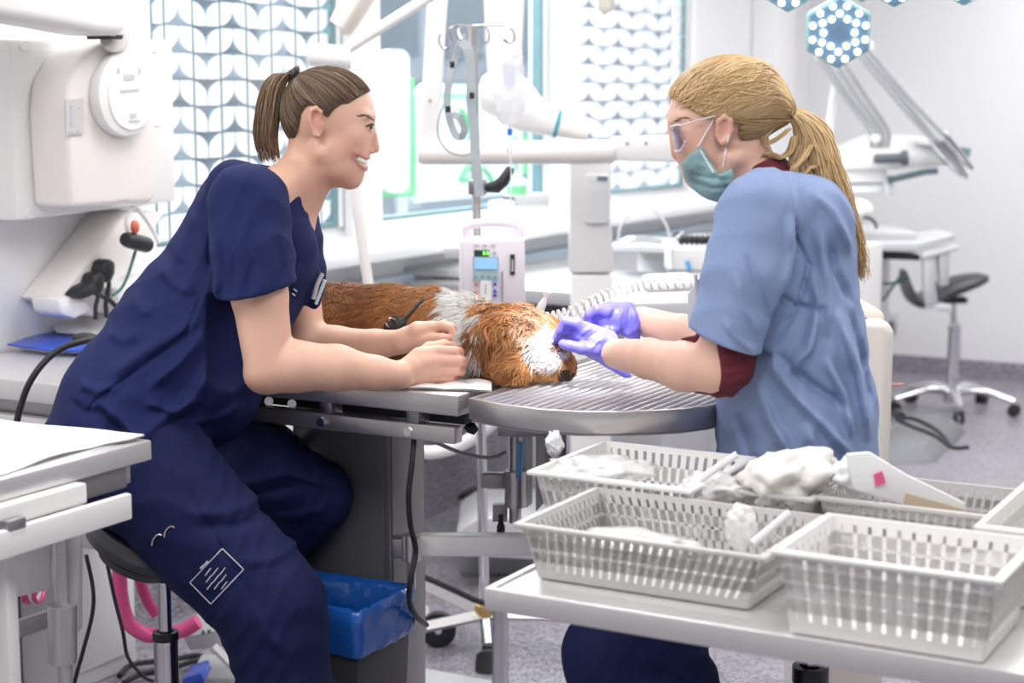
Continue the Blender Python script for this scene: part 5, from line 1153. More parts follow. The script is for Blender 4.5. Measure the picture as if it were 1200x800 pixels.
def colL(P):
    w = F.W; c = np.tile(SKB, (len(P), 1)); s = F.px
    def mixc(c, wgt, col): return c * (1 - wgt) + np.array(col) * wgt
    c = mixc(c, .45 * blotch(P, w(410, 172, -24), A(s(16), s(26), s(14))), (.77, .34, .25))
    c = mixc(c, .35 * blotch(P, w(441, 174, 0), A(s(8), s(12), s(8))), (.78, .38, .30))
    c = mixc(c, .6 * blotch(P, w(371, 140, -46), A(s(9), s(9), s(16))), (.76, .30, .22))
    for a, b, al in [(a[:3], b[:3], .7) for L_ in (UL, LL) for a, b in zip(L_, L_[1:])]:
        d, _ = seg_d(P, w(*a), w(*b)); c = mixc(c, (al * np.exp(-(d / s(2.6)) ** 2))[:, None], (.60, .20, .19))
        d, _ = seg_d(P, w(*a), w(b[0], b[1], -b[2])) if a[2] == 0 else seg_d(P, w(a[0], a[1], -a[2]), w(b[0], b[1], -b[2])); c = mixc(c, (al * np.exp(-(d / s(2.6)) ** 2))[:, None], (.60, .20, .19))
    for x, y, d_ in [(535, 412, -90), (540, 424, -94), (538, 435, -93), (532, 444, -90), (530, 390, -20), (520, 396, -24), (512, 420, -100)]:
        c = mixc(c, .45 * blotch(P, w(x, y, d_), A(s(11), s(18), s(8))), (.78, .36, .30))
    c = mixc(c, .25 * blotch(P, w(312, 446, -170), A(s(16), s(20), s(14))), (.74,.36,.29))
    return c
baseL = at(200, 700, 3.2) * A(1, 1, 0)
PL = F.mesh('person', 'skin', .0028, loc=baseL, color=colL)
tag(PL, 'smiling person with brown ponytail in navy scrubs leaning on the table', 'person')
FBL = F
for sg in (-1, 1):
    MB().ell(F.W(430.1, 148.3, 17.5 * sg), F.px(6.2), F.px(6.0), F.px(5.0)).build('eye', 'eye_white', PL)
    MB().ell(F.W(434.3, 148.5, 17.5 * sg - 1.2), F.px(2.4), F.px(3.7), F.px(3.4)).build('iris', 'iris', PL)
    MB().tube(spline([F.W(437, 147, 11 * sg), F.W(437, 145.6, 15 * sg), F.W(434.5, 145.6, 21 * sg), F.W(429, 148, 27 * sg)], 5), [F.px(v) for v in (.9, 1.1, 1.2, 1.3, 1.3, 1.3, 1.3, 1.3, 1.3, 1.3, 1.3, 1.2, 1.1, 1.0, .8, .5)], 6).build('lashes', 'lash', PL)
MB().tube(spline([F.W(x, y, -d) for x, y, d in TE], 5)[::-1] + spline([F.W(*q) for q in TE], 5)[1:], F.px(4.2), 10).build('teeth', 'tooth', PL)
def brow_strands(fld, pts, n, col, par, ln=5.0, dirx=(-1, -.25)):
    cs = []
    P2 = spline([A(x, y, 0) for x, y in pts], 8)
    for q in range(n):
        b = P2[int(rng.integers(0, len(P2)))] + rng.normal(0, .45, 3); p0 = fld.hit(b[0], b[1], .0006)
        p1 = fld.hit(b[0] + dirx[0] * ln * .5, b[1] + dirx[1] * ln * .5 , .001)
        if p0 is None or p1 is None or abs(p0[1] - p1[1]) > .02: continue
        p2 = p1 * 2 - p0; cs.append([p0, p1, (p1 + (p1 - p0) * .8)])
    return strands('eyebrow', np.array(cs), np.array([.0006, .0005, .0003]), np.tile(col, (len(cs), 1)), 'hair', par)
brow_strands(F, [(438, 140.5), (434, 137.2), (428, 135), (421, 136.5)], 75, (.24, .155, .10), PL, 3.4)
MB().ell(F.W(373.5, 158.5, -47.5), .002, .002, .002).build('ear_stud', 'chrome', PL)
# ---- scrub top
T = Field(YL); T.k = .03; T.noise = .0030
T.chain([(298, 262, 0, 66), (215, 388, -25, 76), (160, 478, -72, 84), (148, 520, -84, 93)], ys=.80)
T.chain([(284, 246, 0, 50), (320, 240, 0, 40)], ys=.6); T.sym([(322, 298, 34, 50)], k=.03); T.chain([(290, 320, -10, 75), (235, 420, -40, 80)], ys=.75)
T.chain([(276, 222, -60, 34), (330, 236, 40, 34)], k=.02); T.chain([(290, 350, -30, 40), (250, 460, -50, 55)], k=.03)
T.chain([(290, 240, -108, 46), (296, 300, -130, 45), (302, 362, -148, 44)], k=.014)
T.chain([(336, 262, 92, 42), (346, 330, 78, 38)], k=.018)
T.chain([(372, 322, -20, 7), (366, 352, -20, 9)], k=.012)
# neck opening and V
T.chain([(372, 176, 0, 34), (352, 222, 0, 36), (342, 248, 0, 33)], op='s', k=.004); T.chain([(362, 240, 0, 26), (372, 292, 0, 6)], op='s', k=.004, ys=1.2)
# sleeve ends
e1_ = T.W(258, 347, -138); e2_ = T.W(338, 331, -138); hn = np.cross(e2_ - e1_, A(0, 1, .1)); hn /= np.linalg.norm(hn); hn = hn if hn[2] > 0 else -hn
T.cut(lambda P: -smax(smax((P - e1_) @ hn, seg_d(P, T.W(297, 320, -135), T.W(304, 430, -150))[0] - T.px(60), .001), P[:, 1] - (YL - .135), .001), .003)
T.chain([(304, 356, -146, 32), (306, 400, -152, 38)], op='s', k=.003)
T.halfplane((40, 512), (320, 519), .004)
T.cut(lambda P: -smax(poly2d([(131, 470), (92, 520), (172, 522)], T)(P), (P[:, 1] - 3.14), .002), .004)
for pl, a, w in [([(262, 318), (244, 372), (200, 404), (152, 440), (136, 470)], -.003, 2.2), ([(256, 212), (266, 250), (262, 318)], -.0025, 2.2),
    ([(262, 352), (232, 372), (196, 392), (160, 420)], .004, 8), ([(268, 366), (240, 400), (205, 430)], .0045, 7), ([(280, 400), (255, 440), (215, 468), (175, 480)], .006, 9), ([(300, 455), (268, 470), (225, 478)], .005, 6),
    ([(150, 432), (172, 446), (215, 478), (262, 500)], .006, 7), ([(155, 446), (190, 480), (230, 505)], -.005, 6), ([(128, 420), (152, 428), (180, 424)], .004, 6), ([(118, 440), (140, 452), (160, 452)], -.004, 6), ([(240, 480), (268, 470), (290, 455)], -.005, 6),
    ([(170, 330), (190, 350), (205, 352)], .003, 7), ([(150, 372), (172, 380), (192, 374)], .003, 6), ([(275, 250), (284, 290), (280, 335)], .0035, 6), ([(318, 250), (322, 290), (318, 330)], -.003, 6), ([(300, 240), (303, 280), (300, 336)], -.0015, 1.6),
    ([(262, 330), (300, 334), (338, 322)], -.0016, 1.5), ([(345, 262), (352, 300), (345, 350)], -.003, 5), ([(336, 350), (320, 390), (300, 420)], .004, 6), ([(225, 240), (248, 262), (262, 300)], .003, 8), ([(200, 300), (225, 320), (252, 330)], .0035, 7), ([(200, 285), (222, 300), (240, 306)], -.003, 6), ([(205, 440), (240, 452), (262, 440)], .004, 6), ([(100, 470), (120, 480), (135, 470)], .003, 6)]: T.fold(pl, a * (2.5 if a > .0026 else 2.0), w * .9)
T.mesh('scrub_top', 'navy', .0036, PL)
FTL = T
# collar band along the neckline
cb = [T.hit(x, y, .001) for x, y in [(331, 199), (338, 214), (345, 232), (349, 250), (356, 268), (366, 284)]]
cb = [p for p in cb if p is not None]
# pens in the chest pocket, embroidered mark
pen = MB().tube([T.W(367, 350, -38), T.W(372, 332, -40), T.W(378, 320, -38)], T.px(2.6), 8).build('pen', 'light_grey', PL)
MB().tube([T.W(370, 356, -32), T.W(377, 338, -34), T.W(381, 328, -34)], T.px(2.2), 8).build('pen', 'pale_blue', PL)
for k, (x, y) in enumerate([(344, 322), (345, 328), (344, 334), (346, 340), (344, 345)]):
    a, b = T.hit(x - 1.6, y - 1.5, .0012), T.hit(x + 1.8, y + 1.2, .0012)
    if a is not None and b is not None and abs(a[1] - b[1]) < .008: MB().tube([a, b], .0012, 5).build('embroidery', 'frame_white', PL)
# ---- trousers
Q = Field(YL); Q.k = .025; Q.noise = .0030
Q.ell(152, 520, -80, 74, 60, 100, rot=0, k=.02)
Q.chain([(168, 545, -130, 76), (316, 710, -170, 60), (324, 745, -172, 54), (338, 830, -172, 53), (346, 960, -165, 48)])
Q.chain([(192, 528, -25, 66), (300, 548, 5, 56), (370, 579, 30, 45)], k=.02); Q.chain([(368, 588, 32, 41), (318, 640, 60, 40), (312, 800, 60, 34)], k=.015)
Q.halfplane((330, 480), (50, 480), .003) if False else None
for pl, a, w in [([(290, 742), (320, 752), (352, 742), (382, 722)], .006, 7), ([(296, 752), (330, 766), (372, 756)], -.006, 6), ([(330, 640), (345, 672), (372, 700)], .005, 8), ([(250, 520), (290, 580), (335, 645)], -.003, 3), ([(150, 610), (190, 640), (232, 676)], .003, 6), ([(252, 552), (300, 552), (352, 545)], .006, 7), ([(262, 566), (310, 568), (360, 560)], -.006, 6), ([(330, 540), (370, 560), (405, 572)], .005, 5), ([(310, 600), (350, 600), (390, 590)], .005, 7), ([(200, 690), (240, 712), (285, 728)], .004, 6), ([(300, 780), (330, 790), (370, 784)], .004, 8), ([(340, 720), (360, 760), (378, 800)], .004, 8),
    ([(158, 604), (200, 574), (250, 596)], -.0018, 1.6), ([(250, 596), (296, 650), (240, 722), (180, 680)], -.0018, 1.6), ([(120, 560), (150, 580), (180, 570)], .004, 7)]: Q.fold(pl, a * (1.3 if a > 0 else 1.2), w * .9)
Q.mesh('scrub_trousers', 'navy_trousers', .004, PL)
# printed panel on the thigh pocket: outline and unreadable text lines; scissor rings in the pocket
def surf_tube(fld, pts, r, name, m, par, lift=.0012, n=5):
    ps = [fld.hit(x, y, lift) for x, y in pts]; ps = [p for p in ps if p is not None]
    return MB().tube(ps, r, n).build(name, m, par)
def lin(a, b, n): return [(a[0] + (b[0] - a[0]) * k / n, a[1] + (b[1] - a[1]) * k / n) for k in range(n + 1)]
mat('print_white', (.62, .60, .66), .6)
cn = [(260.5, 642.5), (285.5, 667), (247, 707.5), (222.5, 682.5)]
for i in range(4): surf_tube(Q, lin(cn[i], cn[(i + 1) % 4], 8), .0011, 'print_frame', 'print_white', PL)
for k in range(9):
    f = k / 8; a0 = (240 + 14 * (k % 4) * .62, 671 + 6.0 * (k // 4) - (k % 4) * 1.5 + 4)
    ex = (a0[0] + 7.5, a0[1] - 9.5)
    a0 = (240.5 + (k % 3) * 8.5 + (k // 3) * 1.0, 674 + (k // 3) * 8.2 - (k % 3) * 0.3); ex = (a0[0] + 6.5, a0[1] - 8.5)
    surf_tube(Q, lin(a0, ex, 4), .0012, 'print_line', 'print_white', PL)
for a0, ex in (((235, 666), (239, 662)), ((240, 662), (243.5, 657.5))): surf_tube(Q, lin(a0, ex, 3), .0022, 'print_mark', 'print_white', PL)
for cx, cy in ((184.5, 631.5), (199, 622)):
    surf_tube(Q, [(cx - 6.5 * math.cos(a) , cy + 3.5 - 8.5 * math.sin(a) - .45 * (-6.5 * math.cos(a))) for a in np.linspace(-.1, 2.5, 10)], .0016, 'scissor_ring', mat('rose_steel', (.8, .66, .62), .25, .8), PL, .0015, 8)
# shoes
for c, a in ((F.W(352, 1000, -165), 0), (F.W(318, 900, 60), 0)):
    s_ = MB().ell(c + A(.05, 0, -.02), .13, .045, .05).build('shoe', 'white_plastic', PL)
# ---- hair
HB_, HL_ = A(.075, .045, .028), A(.40, .275, .175)
C0 = F.W(384, 131, 0); RR = A(F.px(55.5), F.px(46.2), F.px(53))
K = Field(YL); K.ell(384, 131, 0, 55.2, 52.6, 46, k=.001)
K.cut(poly2d([(436, 104), (431, 109), (420, 116), (412, 121), (404, 122), (396, 128), (389, 137), (385, 134), (380, 126), (371, 123), (363, 125), (358, 133), (355, 146), (350, 160), (343, 172), (336, 182), (322, 184), (300, 150), (310, 60), (430, 60)], K), .002)
def colH(P): n = np.sin(P[:, 0] * 900 + P[:, 2] * 400) * .5 + .5; return (HB_ * 1.3)[None] * (1 - n[:, None] * .3) + HL_[None] * n[:, None] * .12
K.mesh('hair', 'hair', .003, PL, color=colH)
tie = F.W(342, 87, 0)
def on_ell(p, C0, RR, lift): d = (p - C0) / RR; return C0 + d / np.linalg.norm(d) * RR * (1 + lift)
hl = spline([A(436, 105, 0), A(431, 109, 0), A(420, 116, 0), A(406, 121, 0), A(394, 129, 0), A(388, 136, 0), A(380, 127, 0), A(371, 123, 0), A(362, 126, 0), A(357, 136, 0), A(352, 154, 0), A(345, 168, 0), A(336, 181, 0), A(326, 172, 0)], 6)
cur = []; cl_ = []
for q in range(900):
    f = rng.random(); sg = -1 if rng.random() < .62 else 1
    b = hl[int(f * (len(hl) - 1))]; inset_ = rng.random() ** 2 * .5
    x, y = b[0] * (1 - inset_) + 342 * inset_, b[1] * (1 - inset_) + 87 * inset_
    xx, zz = at(x, y, YL)[[0, 2]]; e = 1 - ((xx - C0[0]) / RR[0]) ** 2 - ((zz - C0[2]) / RR[2]) ** 2
    yy = C0[1] + sg * RR[1] * math.sqrt(max(e, 0.0)) * (rng.random() ** .25 if f < .12 else 1.0)
    p0 = A(xx, yy, zz); tt = np.linspace(0, 1, 12)[:, None]; pm = p0 * (1 - tt) + tie * tt; dd = pm - C0
    cur.append(C0 + dd / np.linalg.norm(dd / RR, axis=1)[:, None] * 1.0); g_ = rng.random() ** 1.6; fr = max(0, .25 - f) * .9; cl_.append(HB_ * (1 - g_) + HL_ * (g_ * .75 + fr * .3))
cur = np.array(cur); lf = np.repeat(rng.uniform(.0004, .0016, len(cur)), 12); cur = K.project(cur.reshape(-1, 3), lf, 4).reshape(-1, 12, 3); cur[:, -1] = tie + rng.normal(0, .004, (len(cur), 3)); cur[:, 1:-1] = (cur[:, :-2] + 2 * cur[:, 1:-1] + cur[:, 2:]) / 4
strands('hair_strands', cur, np.concatenate([[.0003], np.full(10, .0011), [.0008]]), np.array(cl_), 'hair', PL, kind='stuff')
guide = spline([F.W(*p) for p in [(342, 87, 0), (331, 87, 0), (320, 102, 0), (314, 130, 0), (311, 160, 0), (316, 188, 0)]], 5); ng = len(guide)
wid = np.interp(np.linspace(0, 1, ng), [0, .12, .35, .7, 1], [7, 9, 13, 15, 13]) * YL / FPX
cur = []; cl_ = []
for q in range(520):
    a, r = rng.random() * 6.283, math.sqrt(rng.random()); ph = rng.random() * 6; ln = rng.uniform(.82, 1.02); pts = []
    for k in range(ng):
        f = k / (ng - 1) * ln * (ng - 1); i = min(int(f), ng - 2); g0 = guide[i] + (guide[i + 1] - guide[i]) * (f - i)
        pts.append(g0 + X * (math.cos(a) * r * wid[k]) + Y * (math.sin(a) * r * wid[k] * 1.1) + X * .001 * math.sin(ph + k * .6))
    cur.append(pts); g_ = rng.random() * .8 + (.2 if math.sin(a) < 0 else 0); cl_.append(HB_ * (1 - g_) + HL_ * g_)
strands('ponytail', np.array(cur), np.interp(np.linspace(0, 1, ng), [0, .5, 1], [.0013, .0014, .0004]), np.array(cl_), 'hair', PL, kind='stuff')
MB().tube([tie + A(.006, .012 * math.cos(a), .012 * math.sin(a)) + A(.35 * .012 * math.sin(a), 0, 0) for a in np.linspace(0, 6.283, 20, endpoint=False)], .0055, 8, closed=True).build('hair_tie', 'black_plastic', PL)
# ================================================================ the woman in pale blue scrubs with mask
YR = 3.0
G = Field(YR)
G.ell(846, 126, 0, 61, 50, 49, rot=-20, k=.001); G.ell(822, 168, 0, 34, 54, 40, rot=-22, k=.02)
G.sym([(812, 165, 24, 17), (824, 182, 24, 16)], k=.014); G.sym([(860, 185, 37, 13), (848, 206, 26, 11), (838, 219, 8, 9)], k=.015)
G.chain([(834, 222, 0, 9)], k=.01); G.chain([(862, 200, 0, 25), (842, 218, 0, 14)], k=.02, ys=.8); G.ell(815, 204, 0, 15, 18, 23, rot=-22, k=.012)
G.chain([(789, 148, 0, 5), (791.5, 164, 0, 5), (793, 177, 0, 6.8)], k=.007); G.chain([(794, 181, 0, 6.4)], k=.004); G.sym([(803, 183, 7, 5)], k=.004)
G.sym([(791, 141, 7, 5), (800, 138, 25, 7)], k=.012); G.sym([(789, 153, 19, 7)], op='s', k=.007); G.sym([(799, 153, 19, 7.6)], k=.002)
G.sym([(791, 153, 12, 1.6), (792, 149.5, 20, 1.8), (801, 149, 28, 1.8)], k=.002)
G.ell(848, 151, -47, 9, 17, 5, rot=10, k=.004); G.chain([(842, 152, -50, 2.6), (842, 142, -52, 3), (849, 136, -53, 3), (856, 141, -53, 3), (857, 152, -52, 2.8), (853, 162, -51, 3.2), (848, 167, -50, 4)], k=.003); G.chain([(848, 146, -55, 3), (848, 155, -55, 3.4)], op='s', k=.003)
G.ell(848, 151, 47, 9, 17, 5, k=.004)
G.chain([(868, 178, 0, 34), (886, 222, 0, 36), (905, 262, 0, 42)], k=.02)
G.chain([(895, 220, -20, 26), (908, 252, -75, 32)], k=.02); G.chain([(895, 220, 20, 26), (908, 252, 75, 32)], k=.02)
G.chain([(922, 290, 0, 62), (928, 420, 0, 68), (935, 540, 0, 72)], k=.03, ys=.72)
G.chain([(930, 590, -55, 60), (715, 772, -45, 46), (800, 960, -30, 34)], k=.02); G.chain([(930, 590, 55, 60), (730, 740, 110, 46), (760, 960, 120, 34)], k=.02)
# near arm (left) and far arm
G.chain([(897, 256, -100, 33), (874, 340, -122, 32), (842, 428, -120, 30)], k=.012); G.chain([(842, 430, -120, 29), (800, 429, -85, 27.5), (760, 420, -20, 23), (722, 414, 60, 18)], k=.012)
G.chain([(897, 258, 95, 34), (870, 340, 118, 33), (838, 405, 130, 28)], k=.012); G.chain([(838, 405, 130, 26), (800, 392, 170, 25), (752, 374, 215, 17)], k=.012)
def colR(P):
    w = G.W; s = G.px; c = np.tile(A(.76, .47, .36), (len(P), 1))
    def mixc(c, wgt, col): return c * (1 - wgt) + np.array(col) * wgt
    c = mixc(c, .6 * blotch(P, w(794, 180, 0), A(s(11), s(16), s(12))), (.78, .34, .28)); c = mixc(c, .4 * blotch(P, w(818, 165, -35), A(s(22), s(24), s(16))), (.78, .38, .29)); c = mixc(c, .5 * blotch(P, w(849, 150, -52), A(s(11), s(10), s(18))), (.74, .30, .22))
    return c
baseR = at(935, 640, YR) * A(1, 1, 0)
PR = G.mesh('person', 'skin', .003, loc=baseR, color=colR)
tag(PR, 'masked person with blond ponytail in pale blue scrubs and violet gloves', 'person')
for sg in (-1, 1):
    MB().ell(G.W(797.5, 153.5, 18.5 * sg), G.px(6.6), G.px(6.6), G.px(5.6)).build('eye', 'eye_white', PR)
    MB().ell(G.W(792.3, 154.5, 18 * sg), G.px(1.6), G.px(3.2), G.px(2.8)).build('iris', mat('iris_blue', (.10, .16, .25), .15), PR)
    MB().tube(spline([G.W(789.5, 154, 12 * sg), G.W(790, 151.5, 18 * sg), G.W(797, 150.5, 26 * sg)], 5), G.px(.9), 6).build('lashes', 'lash', PR)
brow_strands(G, [(789, 143), (795, 138.5), (803, 138), (810, 142)], 50, (.32, .20, .10), PR, 5, (1, -.1))
# ---- mask
K = Field(YR); K.k = .02
K.chain([(801, 191, 0, 10), (812, 205, 0, 20), (830, 222, 0, 24)], k=.02); K.sym([(818, 177, 33, 15), (816, 184, 26, 17)], k=.02); K.sym([(826, 190, 28, 17), (846, 208, 36, 17), (838, 226, 20, 17)], k=.025); K.sym([(812, 186, 20, 14)], k=.02)
K.cut(poly2d([(797, 190), (803, 180), (818, 170), (824, 180), (836, 202), (852, 195), (854, 222), (841, 236), (826, 232), (810, 220), (800, 206)], K), .004)
for pl, a, w in [([(804, 200), (822, 206), (852, 208)], -.004, 2.6), ([(810, 212), (828, 218), (852, 216)], -.004, 2.6), ([(806, 190), (822, 192), (834, 203)], .003, 4), ([(830, 206), (836, 220), (842, 234)], .005, 4), ([(838, 206), (846, 218), (848, 230)], -.005, 3), ([(818, 200), (824, 214), (834, 230)], .003, 4)]: K.fold(pl, a, w)
K.mesh('face_mask', 'mask_green', .0026, PR)
def st(fld, pts, lift, r, name, m, par, n=6): return surf_tube(fld, pts, r, name, m, par, lift, n)
st(K, lin((801, 184), (818, 171.5), 5) + lin((819, 173), (836, 202), 6) + lin((838, 201.5), (852, 196), 4), .001, .0022, 'mask_edge', 'mask_edge', PR)
st(G, lin((818, 172), (837, 139), 10), .0025, .0016, 'mask_strap', 'frame_white', PR); st(G, lin((854, 158), (847, 196), 10), .0025, .0016, 'mask_strap', 'frame_white', PR)
# ---- safety glasses
lens = glassy('lens', (.86, .90, 1.0), .22, .05)
def gl(x, y, d): return G.W(x, y, d)
for sg in (-1, 1):
    pl = [(788, 147, 6), (786, 149, 20), (790, 147, 36), (797, 146, 48)]; pb = [(795, 172, 8), (791, 177, 22), (797, 176, 36), (803, 165, 46)]
    v1 = spline([gl(x, y, d * sg) for x, y, d in pl], 4); v2 = spline([gl(x, y, d * sg) for x, y, d in pb], 4); n_ = len(v1)
    mb = MB(); mb.add(v1 + v2 + [p + X * .0015 for p in v1] + [p + X * .0015 for p in v2], [(i, i + 1, n_ + i + 1, n_ + i) for i in range(n_ - 1)] + [(2 * n_ + i, 3 * n_ + i, 3 * n_ + i + 1, 2 * n_ + i + 1) for i in range(n_ - 1)])
    mb.build('glasses_lens', lens, PR)
    MB().tube(v1, .0015, 6).build('glasses_frame', 'frame_white', PR); MB().tube(v2, .0011, 6).build('glasses_frame', 'frame_white', PR)
    MB().tube([gl(797, 147, 48 * sg), gl(812, 142, 51 * sg), gl(838, 136, 52 * sg)], .0024, 6, flat=.5).build('glasses_arm', 'frame_white', PR)
# ---- burgundy undershirt: collar and sleeves
Bc = Field(YR); Bc.chain([(874, 196, 0, 40), (892, 222, 0, 46)], k=.01, ys=.95); Bc.chain([(868, 176, 0, 37), (884, 214, 0, 38)], op='s', k=.003)
Bc.cut(poly2d([(866, 212), (878, 192), (900, 182), (935, 182), (940, 240), (866, 250)], Bc), .003)
Bc.mesh('undershirt_collar', 'burgundy', .003, PR)
Bs = Field(YR); Bs.chain([(858, 372, -124, 34), (846, 424, -120, 35)], k=.015); Bs.chain([(846, 426, -120, 35), (800, 428, -85, 32)], k=.015)
a_ = Bs.W(803, 395, -85); b_ = Bs.W(812, 462, -90); cn_ = np.cross(b_ - a_, A(-.45, 1, 0)); cn_ /= np.linalg.norm(cn_); cn_ = cn_ if cn_[0] < 0 else -cn_
Bs.cut(lambda P: (P - a_) @ cn_, .003); Bs.chain([(806, 428, -90, 28.5), (770, 424, -40, 27)], op='s', k=.002)
for pl, a, w in [([(812, 420), (836, 424), (858, 416)], .004, 4), ([(816, 432), (838, 436), (860, 428)], -.004, 4), ([(812, 400), (832, 406), (852, 402)], -.004, 4), ([(818, 446), (836, 448), (850, 440)], .004, 4), ([(810, 388), (830, 394), (850, 392)], .003, 3)]: Bs.fold(pl, a, w)
Bs.mesh('undershirt_sleeve', 'burgundy', .0032, PR)
# ---- scrub top
T = Field(YR); T.k = .03; T.noise = .0026
T.chain([(922, 282, 0, 78), (926, 400, 0, 84), (932, 480, 0, 90), (935, 560, 0, 96)], ys=.72); T.chain([(905, 240, 0, 46), (945, 252, 0, 48)], ys=.55); T.chain([(878, 300, 0, 46), (880, 380, 0, 46)], ys=.6)
T.chain([(898, 232, -88, 34), (948, 250, -70, 40)], k=.03); T.chain([(898, 232, 88, 34), (948, 250, 70, 40)], k=.03)
T.chain([(888, 250, -112, 46), (872, 320, -126, 44), (848, 405, -126, 42)], k=.016); T.chain([(892, 255, 108, 44), (868, 335, 122, 42), (848, 380, 128, 40)], k=.016)
T.chain([(866, 168, 0, 42), (888, 212, 0, 44)], op='s', k=.004, ys=.95)
a1 = T.W(812, 385, -126); a2 = T.W(876, 408, -126); hn2 = np.cross(a2 - a1, A(0, 1, .1)); hn2 /= np.linalg.norm(hn2); hn2 = hn2 if hn2[2] > 0 else -hn2
T.cut(lambda P: -smax(smax(-((P - a1) @ -hn2) * -1 if False else (P - a1) @ -hn2, seg_d(P, T.W(866, 360, -126), T.W(820, 470, -126))[0] - T.px(62), .001), P[:, 1] - (YR - .125), .001) if False else -smax(smax((P - a1) @ (hn2), seg_d(P, T.W(866, 350, -126), T.W(815, 480, -126))[0] - T.px(64), .001), P[:, 1] - (YR - .12), .001), .003)
b1 = T.W(812, 375, 126); T.cut(lambda P: -smax(smax((P - b1) @ hn2, seg_d(P, T.W(866, 350, 126), T.W(815, 480, 130))[0] - T.px(64), .001), (YR + .12) - P[:, 1], .001), .003)
T.halfplane((760, 560), (1100, 575), .004)
for pl, a, w in [([(905, 232), (915, 270), (930, 300), (915, 350), (890, 385)], -.004, 3), ([(900, 240), (905, 280), (892, 330)], .004, 9), ([(938, 250), (945, 300), (950, 340), (945, 380)], .006, 9), ([(955, 270), (962, 310), (985, 350)], -.005, 7), ([(930, 300), (938, 340), (925, 390), (895, 420)], .006, 8), ([(880, 400), (910, 440), (950, 480), (985, 520)], .006, 8), ([(890, 395), (930, 430), (975, 460)], -.005, 7), ([(960, 350), (985, 420), (1000, 500)], .006, 8), ([(975, 345), (998, 410), (1012, 480)], -.005, 7), ([(870, 430), (885, 470), (915, 520)], .005, 8), ([(855, 470), (865, 500), (870, 530)], -.004, 7), ([(838, 300), (850, 340), (868, 370)], .004, 6), ([(850, 280), (866, 320), (882, 360)], -.004, 6), ([(826, 350), (842, 372), (866, 392)], .004, 5), ([(920, 470), (935, 500), (940, 540)], .005, 8), ([(930, 215), (955, 240), (985, 290)], .004, 7), ([(945, 400), (965, 440), (975, 490)], .006, 7), ([(890, 330), (915, 345), (950, 350)], -.004, 6), ([(815, 380), (840, 389), (874, 400)], -.0025, 1.6)]: T.fold(pl, a * (2.8 if a > 0 else 2.2), w * .75)
T.mesh('scrub_top', 'pale_blue_scrub', .0042, PR)
# pens and card in the far chest pocket
py_prism([(806, 345), (818, 328), (820, 372), (806, 386)], YR + .16, .003).build('pocket_card', 'frame_white', PR)
MB().tube([G.W(818, 352, 100), G.W(815, 322, 100)], G.px(2.4), 8).build('pen', 'light_grey', PR); MB().tube([G.W(821, 350, 104), G.W(819, 328, 104)], G.px(2.2), 8).build('pen', 'violet_glove', PR)
# ---- trousers
Q = Field(YR); Q.k = .025; Q.noise = .0025
Q.ell(935, 575, 0, 86, 62, 118, k=.02); Q.chain([(930, 590, -58, 74), (718, 770, -45, 58), (772, 806, -42, 68), (835, 960, -30, 64)]); Q.chain([(930, 590, 58, 74), (735, 745, 105, 56), (765, 960, 120, 48)])
for pl, a, w in [([(690, 760), (730, 772), (780, 765)], .006, 8), ([(700, 790), (750, 785), (810, 795)], .006, 8), ([(740, 750), (790, 760), (830, 790)], -.006, 7)]: Q.fold(pl, a, w)
Q.mesh('scrub_trousers', 'navy_trousers', .005, PR)
for c in (G.W(810, 1010, -30), G.W(770, 1010, 120)): MB().ell(c + A(-.05, 0, -.01), .13, .045, .05).build('shoe', 'white_plastic', PR)
# ---- gloves
L = Field(3.2); L.k = .006      # near glove, fingers round the muzzle
L.chain([(724, 413, 0, 21), (714, 408, 0, 19.5)], k=.006); L.chain([(716, 410, 0, 19), (698, 401, 4, 18), (684, 391, 6, 15)], k=.012)
for q, (x, y, d) in enumerate([(676, 379, -4), (672, 385, 6), (669, 391, 17), (668, 398, 27)]):
    L.chain([(692, 394 + q * 1.5, -2 + q * 8, 9), (x, y, d, 7.2), (x - 13, y - 2.5 + q, d + 2, 6.4), (x - 19, y + 8 + q, d + 5, 5.6)], k=.003)
L.chain([(700, 410, -10, 9.5), (682, 408, -14, 7.4), (668, 405, -12, 6.4), (660, 403, -8, 5.8)], k=.004)
a_ = L.W(722, 388, 0); b_ = L.W(738, 436, 0); n_ = np.cross(b_ - a_, A(0, 1, 0)); n_ = n_ / np.linalg.norm(n_); n_ = n_ if n_[0] > 0 else -n_
L.cut(lambda P: (P - a_) @ n_, .002)
for pl, a, w in [([(716, 396), (706, 404), (702, 416)], -.003, 2), ([(710, 392), (698, 398), (690, 408)], .003, 2.4), ([(704, 386), (692, 392), (684, 402)], -.003, 2), ([(722, 402), (716, 414), (716, 426)], .003, 2.4), ([(696, 382), (686, 386), (680, 392)], .0025, 2), ([(728, 410), (724, 420), (726, 430)], -.003, 2)]: L.fold(pl, a, w)
L.chain([(722, 420, 0, 20), (740, 440, -6, 14)], k=.004); L.cut(poly2d([(640, 360), (716, 380), (727, 398), (741, 440), (730, 440), (700, 424), (640, 425)], L), .003)
L.mesh('glove', 'violet_glove', .0024, PR)
L = Field(3.32); L.k = .006     # far glove
L.chain([(746, 375, 0, 20), (734, 373, 0, 18.5)], k=.006); L.chain([(736, 373, 0, 18), (714, 372, 0, 17.5), (704, 372, 0, 14)], k=.012)
for q in range(4):
    L.chain([(712, 366 + q * 3.5, -12 + q * 8, 9), (700 - q * 1.5, 363 + q * 5, -14 + q * 9, 7), (691 - q, 368 + q * 5, -12 + q * 9, 6.2), (692, 382 + q * 2, -8 + q * 9, 5.6)], k=.003)
L.chain([(722, 384, -10, 9), (705, 392, -18, 7), (694, 396, -20, 6)], k=.004)
L.chain([(742, 385, -4, 17), (749, 392, -4, 12)], k=.006)
